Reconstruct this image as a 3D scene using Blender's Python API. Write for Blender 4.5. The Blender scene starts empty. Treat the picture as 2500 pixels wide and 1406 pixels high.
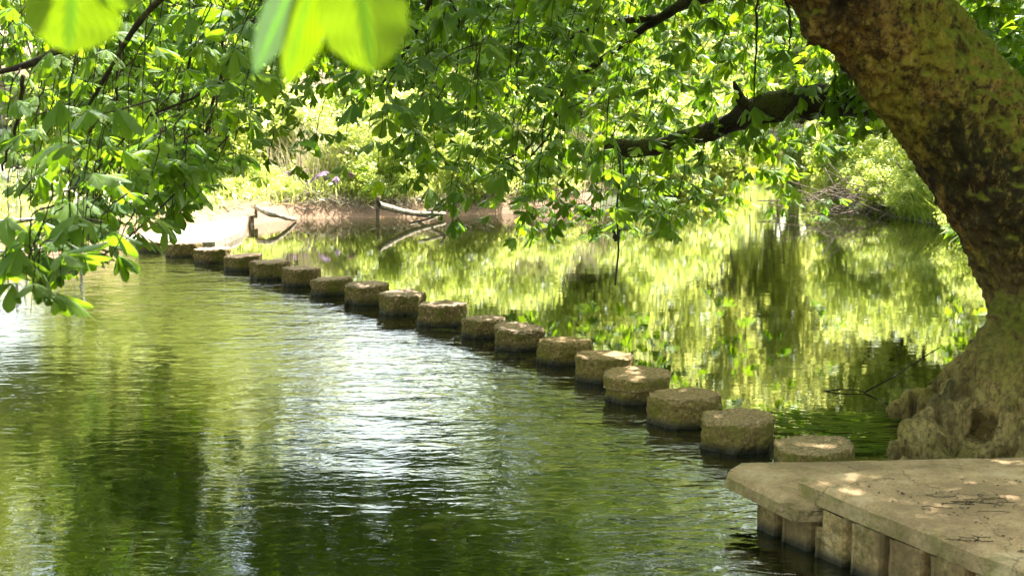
import bpy, math, random
import numpy as np
from mathutils import Vector, noise, Matrix
R = math.radians
S = bpy.context.scene
C = S.collection
rng = np.random.default_rng(7)
random.seed(7)

# ---------------------------------------------------------------- camera
CH, FPX = 2.4, 3300.0
PITCH = math.atan(473 / FPX)
cp, sp = math.cos(PITCH), math.sin(PITCH)
def ray(px, py):
    a, b = (px - 1250) / FPX, (703 - py) / FPX
    return np.array([a, b * sp + cp, b * cp - sp])
def at_z(px, py, z=0.0):
    r = ray(px, py); return np.array([0, 0, CH]) + r * ((z - CH) / r[2])
def at_d(px, py, d):
    r = ray(px, py); return np.array([0, 0, CH]) + r * (d / r[1])
cd = bpy.data.cameras.new("camera"); cam = bpy.data.objects.new("camera", cd); C.objects.link(cam)
cam.location = (0, 0, CH); cam.rotation_euler = (math.pi / 2 - PITCH, 0, 0)
cd.sensor_width = 36; cd.lens = 36 * FPX / 2500
cd.clip_start = 0.05; cd.clip_end = 2000
cd.dof.use_dof = True; cd.dof.focus_distance = 10.5; cd.dof.aperture_fstop = 4.2
S.camera = cam

# ---------------------------------------------------------------- helpers
def tag(o, label=None, cat=None, group=None, kind=None):
    if label: o['label'] = label
    if cat: o['category'] = cat
    if group: o['group'] = group
    if kind: o['kind'] = kind
    return o
def empty(name, loc, label=None, cat=None, group=None):
    o = bpy.data.objects.new(name, None); C.objects.link(o); o.location = tuple(loc)
    o.empty_display_size = .1
    return tag(o, label, cat, group)
class MB:
    """collects vertices and faces, built as one mesh object"""
    def __init__(s): s.v = []; s.n = 0; s.f = {3: [], 4: []}; s.uv = {3: [], 4: []}; s.t = []
    def add(s, V, F, uv=None, tint=None):
        V = np.asarray(V, float).reshape(-1, 3); F = np.asarray(F, int); k = F.shape[1]
        s.v.append(V); s.f[k].append(F + s.n); s.n += len(V)
        if uv is None: uv = np.zeros((len(V), 2))
        s.uv[k].append(np.asarray(uv)[F])
        s.t.append(np.zeros((len(V), 2)) if tint is None else np.broadcast_to(tint, (len(V), 2)))
    def mesh(s, name, smooth=True):
        V = np.concatenate(s.v); me = bpy.data.meshes.new(name)
        idx, starts, uvs = [], [], []; c = 0
        for k in (3, 4):
            if s.f[k]:
                F = np.concatenate(s.f[k]); idx.append(F.ravel()); starts.append(c + np.arange(len(F)) * k); c += F.size
                uvs.append(np.concatenate(s.uv[k]).reshape(-1, 2))
        idx = np.concatenate(idx); starts = np.concatenate(starts)
        me.vertices.add(len(V)); me.vertices.foreach_set('co', V.ravel().astype(np.float32))
        me.loops.add(len(idx)); me.loops.foreach_set('vertex_index', idx.astype(np.int32))
        me.polygons.add(len(starts)); me.polygons.foreach_set('loop_start', starts.astype(np.int32))
        me.update(calc_edges=True)
        ul = me.uv_layers.new(name='UVMap'); ul.data.foreach_set('uv', np.concatenate(uvs).ravel().astype(np.float32))
        T = np.concatenate(s.t); col = np.ones((len(V), 4)); col[:, :2] = T
        at = me.attributes.new('tint', 'FLOAT_COLOR', 'POINT'); at.data.foreach_set('color', col.ravel().astype(np.float32))
        me.polygons.foreach_set('use_smooth', [smooth] * len(starts))
        me.update(); me.validate(); return me
    def build(s, name, mat, parent=None, smooth=True, loc=None):
        """vertices are in world space; loc is the origin of the object (or of the parent)"""
        off = np.zeros(3)
        if parent is not None:
            p = parent
            while p is not None: off += np.array(p.location); p = p.parent
        elif loc is not None: off = np.array(loc, float)
        s.v[0] = s.v[0]; sv = s.v; s.v = [v - off for v in sv]
        me = s.mesh(name, smooth); s.v = sv
        o = bpy.data.objects.new(name, me); C.objects.link(o)
        if mat: me.materials.append(mat)
        if parent is not None: o.parent = parent
        elif loc is not None: o.location = tuple(loc)
        return o
def frames(P):
    P = np.asarray(P, float); T = np.gradient(P, axis=0); T /= np.linalg.norm(T, axis=1)[:, None] + 1e-9
    ref = np.array([0.13, 0.31, 0.94]); 
    if abs(T[0] @ ref) > .9: ref = np.array([.95, .2, .1])
    n = np.cross(T[0], ref); n /= np.linalg.norm(n); N = []
    for t in T:
        n = n - (n @ t) * t; n /= np.linalg.norm(n) + 1e-9; N.append(n)
    N = np.array(N); return T, N, np.cross(T, N)
def tube(mb, P, r, sides=5, tint=(0, 0), cap=True):
    P = np.asarray(P, float); n = len(P); r = np.broadcast_to(r, (n,)) if np.ndim(r) == 0 else np.asarray(r)
    T, N, B = frames(P); a = np.arange(sides) / sides * 2 * np.pi
    V = P[:, None] + r[:, None, None] * (np.cos(a)[None, :, None] * N[:, None] + np.sin(a)[None, :, None] * B[:, None])
    V = V.reshape(-1, 3); i = np.arange(n - 1)[:, None] * sides; j = np.arange(sides)[None]; jn = (j + 1) % sides
    F = np.stack([i + j, i + jn, i + sides + jn, i + sides + j], -1).reshape(-1, 4)
    if cap:
        V = np.vstack([V, P[:1] - T[:1] * r[0] * .3, P[-1:] + T[-1:] * r[-1] * .5]); m = n * sides
        tri = [[m, (k + 1) % sides, k] for k in range(sides)] + [[m + 1, m - sides + k, m - sides + (k + 1) % sides] for k in range(sides)]
        nb = mb.n; mb.add(V, F, tint=tint); mb.f[3].append(np.array(tri) + nb); mb.uv[3].append(np.zeros((len(tri), 3, 2)))
    else: mb.add(V, F, tint=tint)
def spline(pts, n):
    """Catmull-Rom through rows of any width"""
    P = np.asarray(pts, float); P = np.vstack([2 * P[0] - P[1], P, 2 * P[-1] - P[-2]]); out = []
    m = len(P) - 3
    for t in np.linspace(0, m - 1e-6, n):
        i = int(t); u = t - i; a, b, c, d = P[i:i + 4]
        out.append(.5 * (2 * b + (c - a) * u + (2 * a - 5 * b + 4 * c - d) * u * u + (3 * b - a - 3 * c + d) * u ** 3))
    return np.array(out)
def fbm(p, s=1.0, o=4):
    v, a = 0., 1.; p = Vector(p) * s
    for _ in range(o): v += a * noise.noise(p); a *= .5; p = p * 2.03
    return v

# ---------------------------------------------------------------- materials
def newmat(name):
    m = bpy.data.materials.new(name); m.use_nodes = True; nt = m.node_tree; nt.nodes.clear()
    out = nt.nodes.new('ShaderNodeOutputMaterial')
    def N(t, **k):
        n = nt.nodes.new('ShaderNode' + t)
        for a, b in k.items():
            if a.startswith('i_'):
                key = a[2:].replace('_', ' '); key = int(key) if key.isdigit() else key
                if hasattr(b, 'is_linked') or isinstance(b, bpy.types.NodeSocket): nt.links.new(b, n.inputs[key])
                else: n.inputs[key].default_value = b
            else: setattr(n, a, b)
        return n
    return m, nt, N, out
def ramp(N, fac, stops, interp='LINEAR'):
    r = N('ValToRGB'); r.color_ramp.interpolation = interp; e = r.color_ramp.elements
    while len(e) > 1: e.remove(e[0])
    e[0].position, e[0].color = stops[0][0], tuple(stops[0][1]) + (1,)
    for p, c in stops[1:]:
        x = e.new(p); x.color = tuple(c) + (1,)
    r.id_data.links.new(fac, r.inputs[0]); return r.outputs[0]
def g(x): return (x, x, x)
def mix(N, f, a, b, bt='MIX'):
    n = N('Mix', data_type='RGBA', blend_type=bt)
    for k, v in ((0, f), (6, a), (7, b)):
        if isinstance(v, bpy.types.NodeSocket): n.id_data.links.new(v, n.inputs[k])
        else: n.inputs[k].default_value = v if k == 0 else tuple(v) + (1,)
    return n.outputs[2]
def mth(N, op, a, b=0., c=None):
    n = N('Math', operation=op)
    for k, v in ((0, a), (1, b)) + (((2, c),) if c is not None else ()):
        if isinstance(v, bpy.types.NodeSocket): n.id_data.links.new(v, n.inputs[k])
        else: n.inputs[k].default_value = v
    return n.outputs[0]

def leafmat(name, dif, tra, dif2, tra2, veins=False, gloss=.10, rough=.38, tfac=.5, vd=.45, vn=17.):
    m, nt, N, out = newmat(name); L = nt.links
    at = N('Attribute', attribute_name='tint'); sx = N('SeparateColor'); L.new(at.outputs['Color'], sx.inputs[0])
    t, pale = sx.outputs[0], sx.outputs[1]
    cd_, ct = mix(N, t, dif, dif2), mix(N, t, tra, tra2)
    cd_ = mix(N, pale, cd_, (.30, .42, .26)); ct = mix(N, pale, ct, (.06, .10, .05))
    nrm = None
    if veins:
        uv = N('UVMap'); su = N('SeparateXYZ'); L.new(uv.outputs[0], su.inputs[0])
        ax = mth(N, 'ABSOLUTE', su.outputs[0])
        ph = mth(N, 'SUBTRACT', mth(N, 'MULTIPLY', su.outputs[1], vn), mth(N, 'MULTIPLY', ax, vn * .5))
        w = mth(N, 'ABSOLUTE', mth(N, 'SUBTRACT', mth(N, 'FRACT', ph), .5))
        lat = ramp(N, w, [(0, g(1)), (.10, g(.5)), (.35, g(0))])
        mid = ramp(N, ax, [(0, g(1)), (.9 / vn, g(.8)), (1.9 / vn, g(0))])
        v = mth(N, 'MAXIMUM', lat, mid)
        nz = N('TexNoise', i_Scale=26.); L.new(N('TexCoord').outputs['Object'], nz.inputs['Vector'])
        ct = mix(N, mth(N, 'MULTIPLY', v, vd), ct, (.07, .20, .006))
        cd_ = mix(N, mth(N, 'MULTIPLY', mid, .45), cd_, (.16, .26, .06))
        hgt = mth(N, 'ADD', mth(N, 'MULTIPLY', v, -1.), mth(N, 'MULTIPLY', nz.outputs[0], .6))
        nrm = N('Bump', i_Strength=.5, i_Distance=.004, i_Height=hgt).outputs[0]
    D = N('BsdfDiffuse', i_Color=cd_); Tn = N('BsdfTranslucent', i_Color=ct)
    G = N('BsdfGlossy', i_Roughness=rough); G.inputs['Color'].default_value = (.8, .9, .85, 1)
    if nrm is not None:
        for n in (D, Tn, G): L.new(nrm, n.inputs['Normal'])
    a = N('MixShader', i_0=tfac); L.new(D.outputs[0], a.inputs[1]); L.new(Tn.outputs[0], a.inputs[2])
    lw = N('Fresnel', i_IOR=1.4)
    b = N('MixShader', i_0=mth(N, 'MINIMUM', mth(N, 'MULTIPLY', mth(N, 'ADD', lw.outputs[0], .02), gloss * 3), .2))
    L.new(a.outputs[0], b.inputs[1]); L.new(G.outputs[0], b.inputs[2]); L.new(b.outputs[0], out.inputs[0])
    return m
M = {}
M['leaf'] = leafmat('chestnut_leaf', (.06, .125, .008), (.22, .43, .006), (.14, .22, .012), (.52, .74, .015), veins=True, tfac=.58, gloss=.09, rough=.45)
M['leaf_near'] = leafmat('chestnut_leaf_close', (.07, .13, .006), (.22, .35, .002), (.08, .14, .006), (.25, .38, .002), veins=True, tfac=.72, vd=.9, vn=10.)
M['bush'] = leafmat('bush_leaf', (.14, .20, .02), (.44, .56, .06), (.34, .38, .09), (.80, .84, .28), tfac=.66, gloss=.02)
M['tree'] = leafmat('tree_leaf', (.10, .15, .015), (.42, .50, .06), (.28, .30, .07), (.80, .80, .27), tfac=.68, gloss=.02)
M['willow'] = leafmat('willow_leaf', (.14, .22, .03), (.35, .50, .05), (.28, .31, .06), (.62, .66, .10), tfac=.45, gloss=.02)
M['straw'] = leafmat('dry_grass', (.42, .34, .20), (.4, .34, .18), (.6, .52, .38), (.5, .45, .3), tfac=.3, gloss=.02)
M['purple'] = leafmat('purple_leaf', (.12, .05, .09), (.30, .12, .22), (.34, .22, .40), (.5, .3, .5), tfac=.4)

def bark(name, c0, c1, moss, mossy=.5, scale=1., bump=.6, dark=(.012, .009, .006), crack=.55, base=None):
    m, nt, N, out = newmat(name); L = nt.links; tc = N('TexCoord').outputs['Object']
    mp = N('Mapping'); mp.inputs['Scale'].default_value = (1, 1, .45); L.new(tc, mp.inputs[0])
    n1 = N('TexNoise', i_Scale=3.2 * scale, i_Detail=8., i_Roughness=.65); L.new(mp.outputs[0], n1.inputs['Vector'])
    n2 = N('TexNoise', i_Scale=24. * scale, i_Detail=10., i_Roughness=.72); L.new(tc, n2.inputs['Vector'])
    n3 = N('TexNoise', i_Scale=1.5 * scale, i_Detail=6., i_Roughness=.6); L.new(tc, n3.inputs['Vector'])
    vo = N('TexVoronoi', feature='DISTANCE_TO_EDGE', i_Scale=9. * scale)
    wp = mix(N, .12, tc, n2.outputs['Color'], 'ADD'); mp2 = N('Mapping'); mp2.inputs['Scale'].default_value = (1.5, 1.5, .7)
    L.new(wp, mp2.inputs[0]); L.new(mp2.outputs[0], vo.inputs['Vector'])
    c = ramp(N, n1.outputs[0], [(.30, dark), (.42, c0), (.58, c1), (.72, tuple(min(1, x * 1.5) for x in c1))])
    c = mix(N, ramp(N, n2.outputs[0], [(.40, g(.85)), (.53, g(0))]), c, dark)
    mf = ramp(N, mth(N, 'ADD', n3.outputs[0], mth(N, 'MULTIPLY', mth(N, 'SUBTRACT', n2.outputs[0], .5), .5)), [(.62 - mossy * .35, g(0)), (.72 - mossy * .3, g(1))])
    mc = mix(N, n2.outputs[0], tuple(x * .45 for x in moss), tuple(x * 1.5 for x in moss))
    c = mix(N, mth(N, 'MULTIPLY', mf, .85), c, mc)
    if base is not None:
        n4 = N('TexNoise', i_Scale=1.1, i_Detail=7., i_Roughness=.62); m4 = N('Mapping'); m4.inputs['Scale'].default_value = (1.4, 1.4, .6); m4.inputs['Location'].default_value = (3, 1, 0); L.new(tc, m4.inputs[0]); L.new(m4.outputs[0], n4.inputs['Vector'])
        c = mix(N, ramp(N, n4.outputs[0], [(.46, g(0)), (.53, g(.9))]), c, (.016, .012, .005))
        n5 = N('TexNoise', i_Scale=13., i_Detail=9., i_Roughness=.8); L.new(mp.outputs[0], n5.inputs['Vector']); c = mix(N, ramp(N, n5.outputs[0], [(.36, g(.92)), (.47, g(0))]), c, (.018, .012, .005)); c = mix(N, ramp(N, n5.outputs[0], [(.54, g(0)), (.68, g(.8))]), c, (.50, .36, .09))
    cr = ramp(N, vo.outputs[0], [(0, g(0)), (.07, g(1))])
    c = mix(N, mth(N, 'MULTIPLY', mth(N, 'MULTIPLY', mth(N, 'SUBTRACT', 1., cr), crack), ramp(N, n1.outputs[0], [(.45, g(0)), (.6, g(1))])), c, dark)
    if base is not None:
        gp = N('NewGeometry'); sz = N('SeparateXYZ', i_0=gp.outputs['Position']); sn = N('SeparateXYZ', i_0=gp.outputs['Normal'])
        lowf = ramp(N, mth(N, 'ADD', mth(N, 'MULTIPLY', sz.outputs[2], .5), mth(N, 'MULTIPLY', mth(N, 'SUBTRACT', n1.outputs[0], .5), 1.1)), [(.12, g(1)), (.80, g(0))])
        nst = N('TexNoise', i_Scale=1., i_Detail=7., i_Roughness=.7); ms_ = N('Mapping'); ms_.inputs['Scale'].default_value = (16, 16, 2.2); L.new(tc, ms_.inputs[0]); L.new(ms_.outputs[0], nst.inputs['Vector'])
        bc = mix(N, n2.outputs[0], tuple(x * .5 for x in base), tuple(x * 1.35 for x in base)); bc = mix(N, mth(N, 'MULTIPLY', mf, .35), bc, mc)
        bc = mix(N, ramp(N, n1.outputs[0], [(.34, g(.9)), (.45, g(0))]), bc, (.05, .045, .012)); bc = mix(N, ramp(N, n2.outputs[0], [(.38, g(.8)), (.5, g(0))]), bc, (.09, .07, .025))
        bc = mix(N, ramp(N, nst.outputs[0], [(.38, g(.8)), (.52, g(0))]), bc, (.12, .085, .03)); c = mix(N, lowf, c, bc)
        upf = ramp(N, mth(N, 'ADD', sn.outputs[2], mth(N, 'MULTIPLY', mth(N, 'SUBTRACT', n2.outputs[0], .5), .5)), [(.08, g(0)), (.42, g(1))])
        c = mix(N, mth(N, 'MULTIPLY', upf, mth(N, 'SUBTRACT', 1., lowf)), c, mix(N, n2.outputs[0], (.05, .065, .006), (.30, .30, .025)))
    h = mth(N, 'ADD', mth(N, 'MULTIPLY', n2.outputs[0], 1.3), mth(N, 'MULTIPLY', cr, crack * .7))
    h = mth(N, 'ADD', h, mth(N, 'MULTIPLY', n1.outputs[0], 1.2))
    b = N('Bump', i_Strength=bump, i_Distance=.035, i_Height=h)
    P = N('BsdfPrincipled', i_Roughness=.85, i_Base_Color=c, i_Normal=b.outputs[0]); P.inputs['Specular IOR Level'].default_value = .25
    L.new(P.outputs[0], out.inputs[0]); return m
M['bark'] = bark('old_bark', (.15, .09, .024), (.38, .23, .06), (.24, .21, .02), .42, bump=.9, crack=.25, base=(.44, .31, .12))
M['limb'] = bark('dark_bark', (.02, .014, .008), (.05, .035, .018), (.07, .08, .01), .35, 2.)
M['twig'] = bark('twig_bark', (.03, .02, .012), (.07, .045, .025), (.05, .06, .02), .2, 6.)
M['deadwood'] = bark('bleached_wood', (.30, .24, .17), (.55, .48, .38), (.3, .28, .15), .05, 3., dark=(.12, .09, .06))
M['brush'] = bark('dead_twigs', (.16, .11, .08), (.34, .27, .21), (.2, .2, .1), .1, 5., dark=(.06, .04, .03))
M['farbark'] = bark('tree_bark', (.10, .08, .055), (.24, .20, .15), (.12, .14, .04), .3, 1.)

def rock(name, top, side, mossc, wet=True, grain=42., con=.7, stain=0.):
    m, nt, N, out = newmat(name); L = nt.links
    geo = N('NewGeometry'); pos = geo.outputs['Position']; sn = N('SeparateXYZ'); L.new(geo.outputs['Normal'], sn.inputs[0])
    sz = N('SeparateXYZ'); L.new(pos, sz.inputs[0])
    n1 = N('TexNoise', i_Scale=7., i_Detail=8., i_Roughness=.65); L.new(pos, n1.inputs['Vector'])
    n2 = N('TexNoise', i_Scale=grain, i_Detail=6., i_Roughness=.75); L.new(pos, n2.inputs['Vector'])
    vo = N('TexVoronoi', i_Scale=grain * .8); L.new(pos, vo.inputs['Vector'])
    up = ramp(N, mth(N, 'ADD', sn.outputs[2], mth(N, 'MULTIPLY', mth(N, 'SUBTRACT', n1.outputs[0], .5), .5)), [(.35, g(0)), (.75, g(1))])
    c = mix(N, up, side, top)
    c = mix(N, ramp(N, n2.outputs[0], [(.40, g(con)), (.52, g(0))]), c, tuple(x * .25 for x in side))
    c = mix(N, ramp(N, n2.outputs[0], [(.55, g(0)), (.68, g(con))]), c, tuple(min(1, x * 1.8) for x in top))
    ms = mth(N, 'MULTIPLY', mth(N, 'SUBTRACT', 1., mth(N, 'MULTIPLY', up, .8)), ramp(N, n1.outputs[0], [(.42, g(0)), (.60, g(1))]))
    c = mix(N, mth(N, 'MULTIPLY', ms, .8), c, mossc)
    if stain:
        n6 = N('TexNoise', i_Scale=1.9, i_Detail=9., i_Roughness=.72); L.new(pos, n6.inputs['Vector']); c = mix(N, ramp(N, n6.outputs[0], [(.44, g(stain)), (.56, g(0))]), c, (.17, .11, .055)); c = mix(N, ramp(N, n6.outputs[0], [(.56, g(0)), (.66, g(stain))]), c, (.60, .45, .28))
        v6 = N('TexVoronoi', feature='DISTANCE_TO_EDGE', i_Scale=.9); L.new(mix(N, .25, pos, n1.outputs['Color'], 'ADD'), v6.inputs['Vector']); c = mix(N, ramp(N, v6.outputs['Distance'], [(0, g(.7)), (.006, g(0))]), c, (.06, .04, .02))
    rough = .9
    if wet:
        zz = mth(N, 'ADD', sz.outputs[2], mth(N, 'MULTIPLY', mth(N, 'SUBTRACT', n1.outputs[0], .5), .09))
        wm = ramp(N, zz, [(.0, g(1)), (.02, g(.9)), (.075, g(0))])
        c = mix(N, wm, c, (.010, .009, .004)); rough = mth(N, 'SUBTRACT', .9, mth(N, 'MULTIPLY', wm, .5))
    h = mth(N, 'ADD', n2.outputs[0], mth(N, 'MULTIPLY', vo.outputs['Distance'], .5))
    b = N('Bump', i_Strength=.7, i_Distance=.016, i_Height=h)
    P = N('BsdfPrincipled', i_Base_Color=c, i_Normal=b.outputs[0], i_Roughness=rough); P.inputs['Specular IOR Level'].default_value = .3
    L.new(P.outputs[0], out.inputs[0]); return m
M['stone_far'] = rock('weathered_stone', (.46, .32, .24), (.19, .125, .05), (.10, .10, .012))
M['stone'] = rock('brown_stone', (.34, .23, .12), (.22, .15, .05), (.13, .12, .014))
M['slab'] = rock('concrete_slab', (.46, .30, .16), (.42, .30, .16), (.20, .18, .05), wet=False, grain=50., con=.3, stain=.55)
M['pile'] = rock('piling', (.40, .28, .13), (.38, .26, .11), (.045, .05, .010), wet=True, grain=30., stain=.7)
M['path'] = rock('pale_path', (.62, .56, .48), (.40, .32, .24), (.3, .26, .18), wet=False, grain=20.)
M['wood'] = bark('grey_wood', (.16, .11, .07), (.30, .22, .15), (.14, .12, .04), .1, 3.)
M['panel'] = bark('fence_wood', (.40, .28, .22), (.55, .42, .34), (.4, .3, .2), .0, 1.5, bump=.2, dark=(.2, .13, .1))
def flat(name, c, r=.6, metal=0.):
    m, nt, N, out = newmat(name); L = nt.links
    n = N('TexNoise', i_Scale=40., i_Detail=5.); L.new(N('TexCoord').outputs['Object'], n.inputs['Vector'])
    P = N('BsdfPrincipled', i_Base_Color=mix(N, n.outputs[0], tuple(x * .7 for x in c), tuple(min(1, x * 1.2) for x in c)), i_Roughness=r, i_Metallic=metal)
    L.new(P.outputs[0], out.inputs[0]); return m
M['rope'] = flat('old_rope', (.03, .03, .02), .9)
M['rail'] = flat('rail_metal', (.35, .36, .36), .5, .6)
M['flower'] = flat('cream_flower', (.75, .68, .5), .8)

# ---------------------------------------------------------------- ground, river bed and water
left_bank = [(-9.5, -6), (-9, 4), (-8.4, 12), (-7.4, 17.5), (-6.6, 20.4), (-5.9, 22.0), (-5.0, 24.6), (-4.2, 26.2), (-1.5, 26.6), (1.2, 28.0), (3.6, 32), (5.6, 40), (8.2, 51), (13, 70), (24, 100), (60, 170)]
right_bank = [(-9.5, -6), (-6, 1.5), (-1, 2.2), (2.0, 2.4), (3.6, 3.2), (2.62, 5.0), (2.0, 6.4), (1.6, 7.2), (1.75, 7.75), (2.9, 8.0), (3.3, 9.0), (4.3, 11.5), (6.2, 16), (7.5, 21), (7.9, 25), (7.1, 28.5), (7.6, 32), (9.2, 38), (12.6, 50), (18, 66), (30, 92), (66, 160)]
poly = np.array(left_bank + right_bank[::-1][:-1])
def seg_dist(P, A, B):
    d = B - A; t = np.clip(((P - A) @ d) / (d @ d), 0, 1); return np.linalg.norm(P - (A + t[:, None] * d), axis=1)
def river(P):
    """signed distance to the water's edge: positive on land"""
    dist = np.full(len(P), 1e9); ins = np.zeros(len(P), bool); n = len(poly)
    for i in range(n):
        A, B = poly[i], poly[(i + 1) % n]; dist = np.minimum(dist, seg_dist(P, A, B))
        c = ((A[1] > P[:, 1]) != (B[1] > P[:, 1]))
        with np.errstate(divide='ignore', invalid='ignore'):
            xx = (B[0] - A[0]) * (P[:, 1] - A[1]) / (B[1] - A[1] + 1e-12) + A[0]
        ins ^= c & (P[:, 0] < xx)
    return np.where(ins, -dist, dist)
def terrain(P):
    P = np.asarray(P, float).reshape(-1, 2); s = river(P); x, y = P[:, 0], P[:, 1]
    wob = .5 * np.sin(x * 1.3 + .7 * y) + .3 * np.sin(x * 3.1 - y * 2.3) + .2 * np.sin(5.3 * x + 4.1 * y)
    bank = .32 * (1 - np.exp(-np.clip(s, 0, None) * 3.2)) + .03 * wob * np.clip(s, 0, 1)
    near_far = (y > 25) & (x < 2.5); bank += np.where(near_far, .13 * (1 - np.exp(-np.clip(s, 0, None) * 1.6)), 0)
    farb = (y > 22) & (x < 14 + (y - 30) * .4); slope = np.where(farb, .10, .02)
    slope = np.where((x > 5) & (y > 12), .10, slope)
    bank += np.clip(s - 1.5, 0, 26) * slope
    shallow = np.exp(-((x + 3) ** 2 / 14 + (y - 25.5) ** 2 / 9))
    bed = -.95 + .07 * wob; bed = bed * (1 - np.exp(-np.clip(-s, 0, None) * (1.4 - 1.1 * shallow)))
    bed = bed - .02
    return np.where(s > 0, bank - .02, bed)
xs = np.unique(np.concatenate([np.linspace(-600, -40, 15), np.linspace(-40, -12, 29), np.arange(-12, 16, .22), np.linspace(16, 50, 40), np.linspace(50, 600, 15)]))
ys = np.unique(np.concatenate([np.linspace(-300, -14, 10), np.arange(-14, 1, 1.), np.arange(1, 34, .22), np.linspace(34, 90, 60), np.linspace(90, 900, 20)]))
X, Y = np.meshgrid(xs, ys); Pg = np.stack([X.ravel(), Y.ravel()], 1); Z = terrain(Pg)
ni, nj = len(ys), len(xs); I = np.arange(ni - 1)[:, None] * nj + np.arange(nj - 1)[None]
Fg = np.stack([I, I + 1, I + nj + 1, I + nj], -1).reshape(-1, 4)
mb = MB(); mb.add(np.column_stack([Pg, Z]), Fg)
m, nt, N, out = newmat('soil'); L = nt.links
geo = N('NewGeometry'); sz = N('SeparateXYZ', i_0=geo.outputs['Position'])
n1 = N('TexNoise', i_Scale=1.3, i_Detail=8.); n2 = N('TexNoise', i_Scale=22., i_Detail=8.)
for n_ in (n1, n2): L.new(geo.outputs['Position'], n_.inputs['Vector'])
c = ramp(N, n1.outputs[0], [(.3, (.045, .035, .018)), (.45, (.05, .065, .015)), (.7, (.06, .10, .018))])
c = mix(N, ramp(N, n2.outputs[0], [(.35, g(.7)), (.6, g(0))]), c, (.04, .03, .02))
mud = mix(N, n2.outputs[0], (.10, .055, .03), (.30, .19, .11))
mudz = mth(N, 'MULTIPLY', ramp(N, sz.outputs[2], [(.22, g(1)), (.42, g(0))]), mth(N, 'LESS_THAN', mth(N, 'ADD', sz.outputs[0], mth(N, 'MULTIPLY', n1.outputs[0], 2.)), 3.)); c = mix(N, mudz, c, mud)
bedc = mix(N, n2.outputs[0], (.10, .055, .02), (.42, .24, .10))
bedc = mix(N, ramp(N, mth(N, 'ADD', sz.outputs[2], 1.), [(.30, g(1)), (.75, g(0))]), bedc, (.035, .03, .012))
c = mix(N, ramp(N, mth(N, 'ADD', sz.outputs[2], .5), [(.45, g(1)), (.52, g(0))]), c, bedc)
P_ = N('BsdfPrincipled', i_Base_Color=c, i_Roughness=.92, i_Normal=N('Bump', i_Strength=.8, i_Distance=.03, i_Height=n2.outputs[0]).outputs[0])
L.new(P_.outputs[0], out.inputs[0])
tag(mb.build('ground', m), 'muddy brown river banks and shallow river bed', kind='structure')

# stepping stones, as (left px, right px, top px, base px) seen in the photo
SP = [(338, 406, 594, 617), (407, 493, 588, 630), (476, 563, 602, 645), (547, 642, 618, 663), (612, 709, 632, 683), (690, 786, 648, 700), (758, 862, 673, 722), (843, 951, 685, 746), (927, 1040, 708, 770), (1018, 1142, 732, 798), (1129, 1234, 768, 827), (1204, 1334, 787, 858), (1310, 1446, 818, 893), (1400, 1549, 853, 937), (1470, 1638, 895, 990), (1578, 1763, 943, 1048), (1706, 1892, 997, 1110), (1886, 2084, 1062, 1168)]
stones = []
for a, b, t, bs in SP:
    f = at_z((a + b) / 2, bs, 0.0); w = (b - a) / FPX * math.hypot(f[1], CH); cx, cy = f[0], f[1] + .46 * w
    k = 2.4 - at_d((a + b) / 2, t, f[1] + .9 * w)[2]; stones.append((f[0] * (cy / f[1]), cy, w, 2.4 - k))
s0, s1 = np.array(stones[1][:2]), np.array(stones[-1][:2]); dl = (s1 - s0) / np.linalg.norm(s1 - s0); nl = np.array([dl[1], -dl[0]])  # nl points to one side
if nl @ (np.array([-3, 8]) - s0) < 0: nl = -nl

mb = MB(); mb.add([(-600, -300, 0), (600, -300, 0), (600, 900, 0), (-600, 900, 0)], [[0, 1, 2, 3]])
m, nt, N, out = newmat('river_water'); L = nt.links
pos = N('NewGeometry').outputs['Position']; sx = N('SeparateXYZ', i_0=pos)
side = mth(N, 'ADD', mth(N, 'MULTIPLY', sx.outputs[0], float(nl[0])), mth(N, 'MULTIPLY', sx.outputs[1], float(nl[1])))
side = mth(N, 'SUBTRACT', side, float(nl @ s0))                      # metres downstream of the stones
nw = N('TexNoise', i_Scale=.55, i_Detail=3.); L.new(pos, nw.inputs['Vector'])
sdw = mth(N, 'ADD', side, mth(N, 'MULTIPLY', mth(N, 'SUBTRACT', nw.outputs[0], .5), 1.6))
down = ramp(N, mth(N, 'MULTIPLY', mth(N, 'ADD', sdw, 1.), .1), [(.07, g(0)), (.11, g(1)), (.22, g(.75)), (.36, g(.20)), (.6, g(.11)), (1, g(.085))])
def wave(sx_, sy_, rot, det, ro=.55, dist=0.):
    mp = N('Mapping'); mp.inputs['Scale'].default_value = (sx_, sy_, 1); mp.inputs['Rotation'].default_value = (0, 0, rot); L.new(pos, mp.inputs[0])
    n = N('TexNoise', i_Scale=1., i_Detail=det, i_Roughness=ro, i_Distortion=dist); L.new(mp.outputs[0], n.inputs['Vector']); return n.outputs[0]
fine = wave(9, 16, R(12), 3., .5, .6); med = wave(3.0, 6.0, R(-8), 2., .5, 1.2); big = wave(.9, 1.9, R(20), 2., .5, .5); up = wave(4., 12., R(4), 3., .5, .3)
hd = mth(N, 'ADD', mth(N, 'MULTIPLY', fine, .0065), mth(N, 'ADD', mth(N, 'MULTIPLY', med, .017), mth(N, 'MULTIPLY', big, .030)))
hu = mth(N, 'ADD', mth(N, 'MULTIPLY', up, .00035), mth(N, 'MULTIPLY', big, .0011))
h = mth(N, 'ADD', mth(N, 'MULTIPLY', hd, down), hu)
bmp = N('Bump', i_Strength=1., i_Distance=1., i_Height=h)
G = N('BsdfGlossy', i_Roughness=.006, i_Normal=bmp.outputs[0]); G.inputs['Color'].default_value = (1, 1, 1, 1)
T_ = N('BsdfTransparent'); T_.inputs[0].default_value = (.40, .28, .10, 1)
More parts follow.
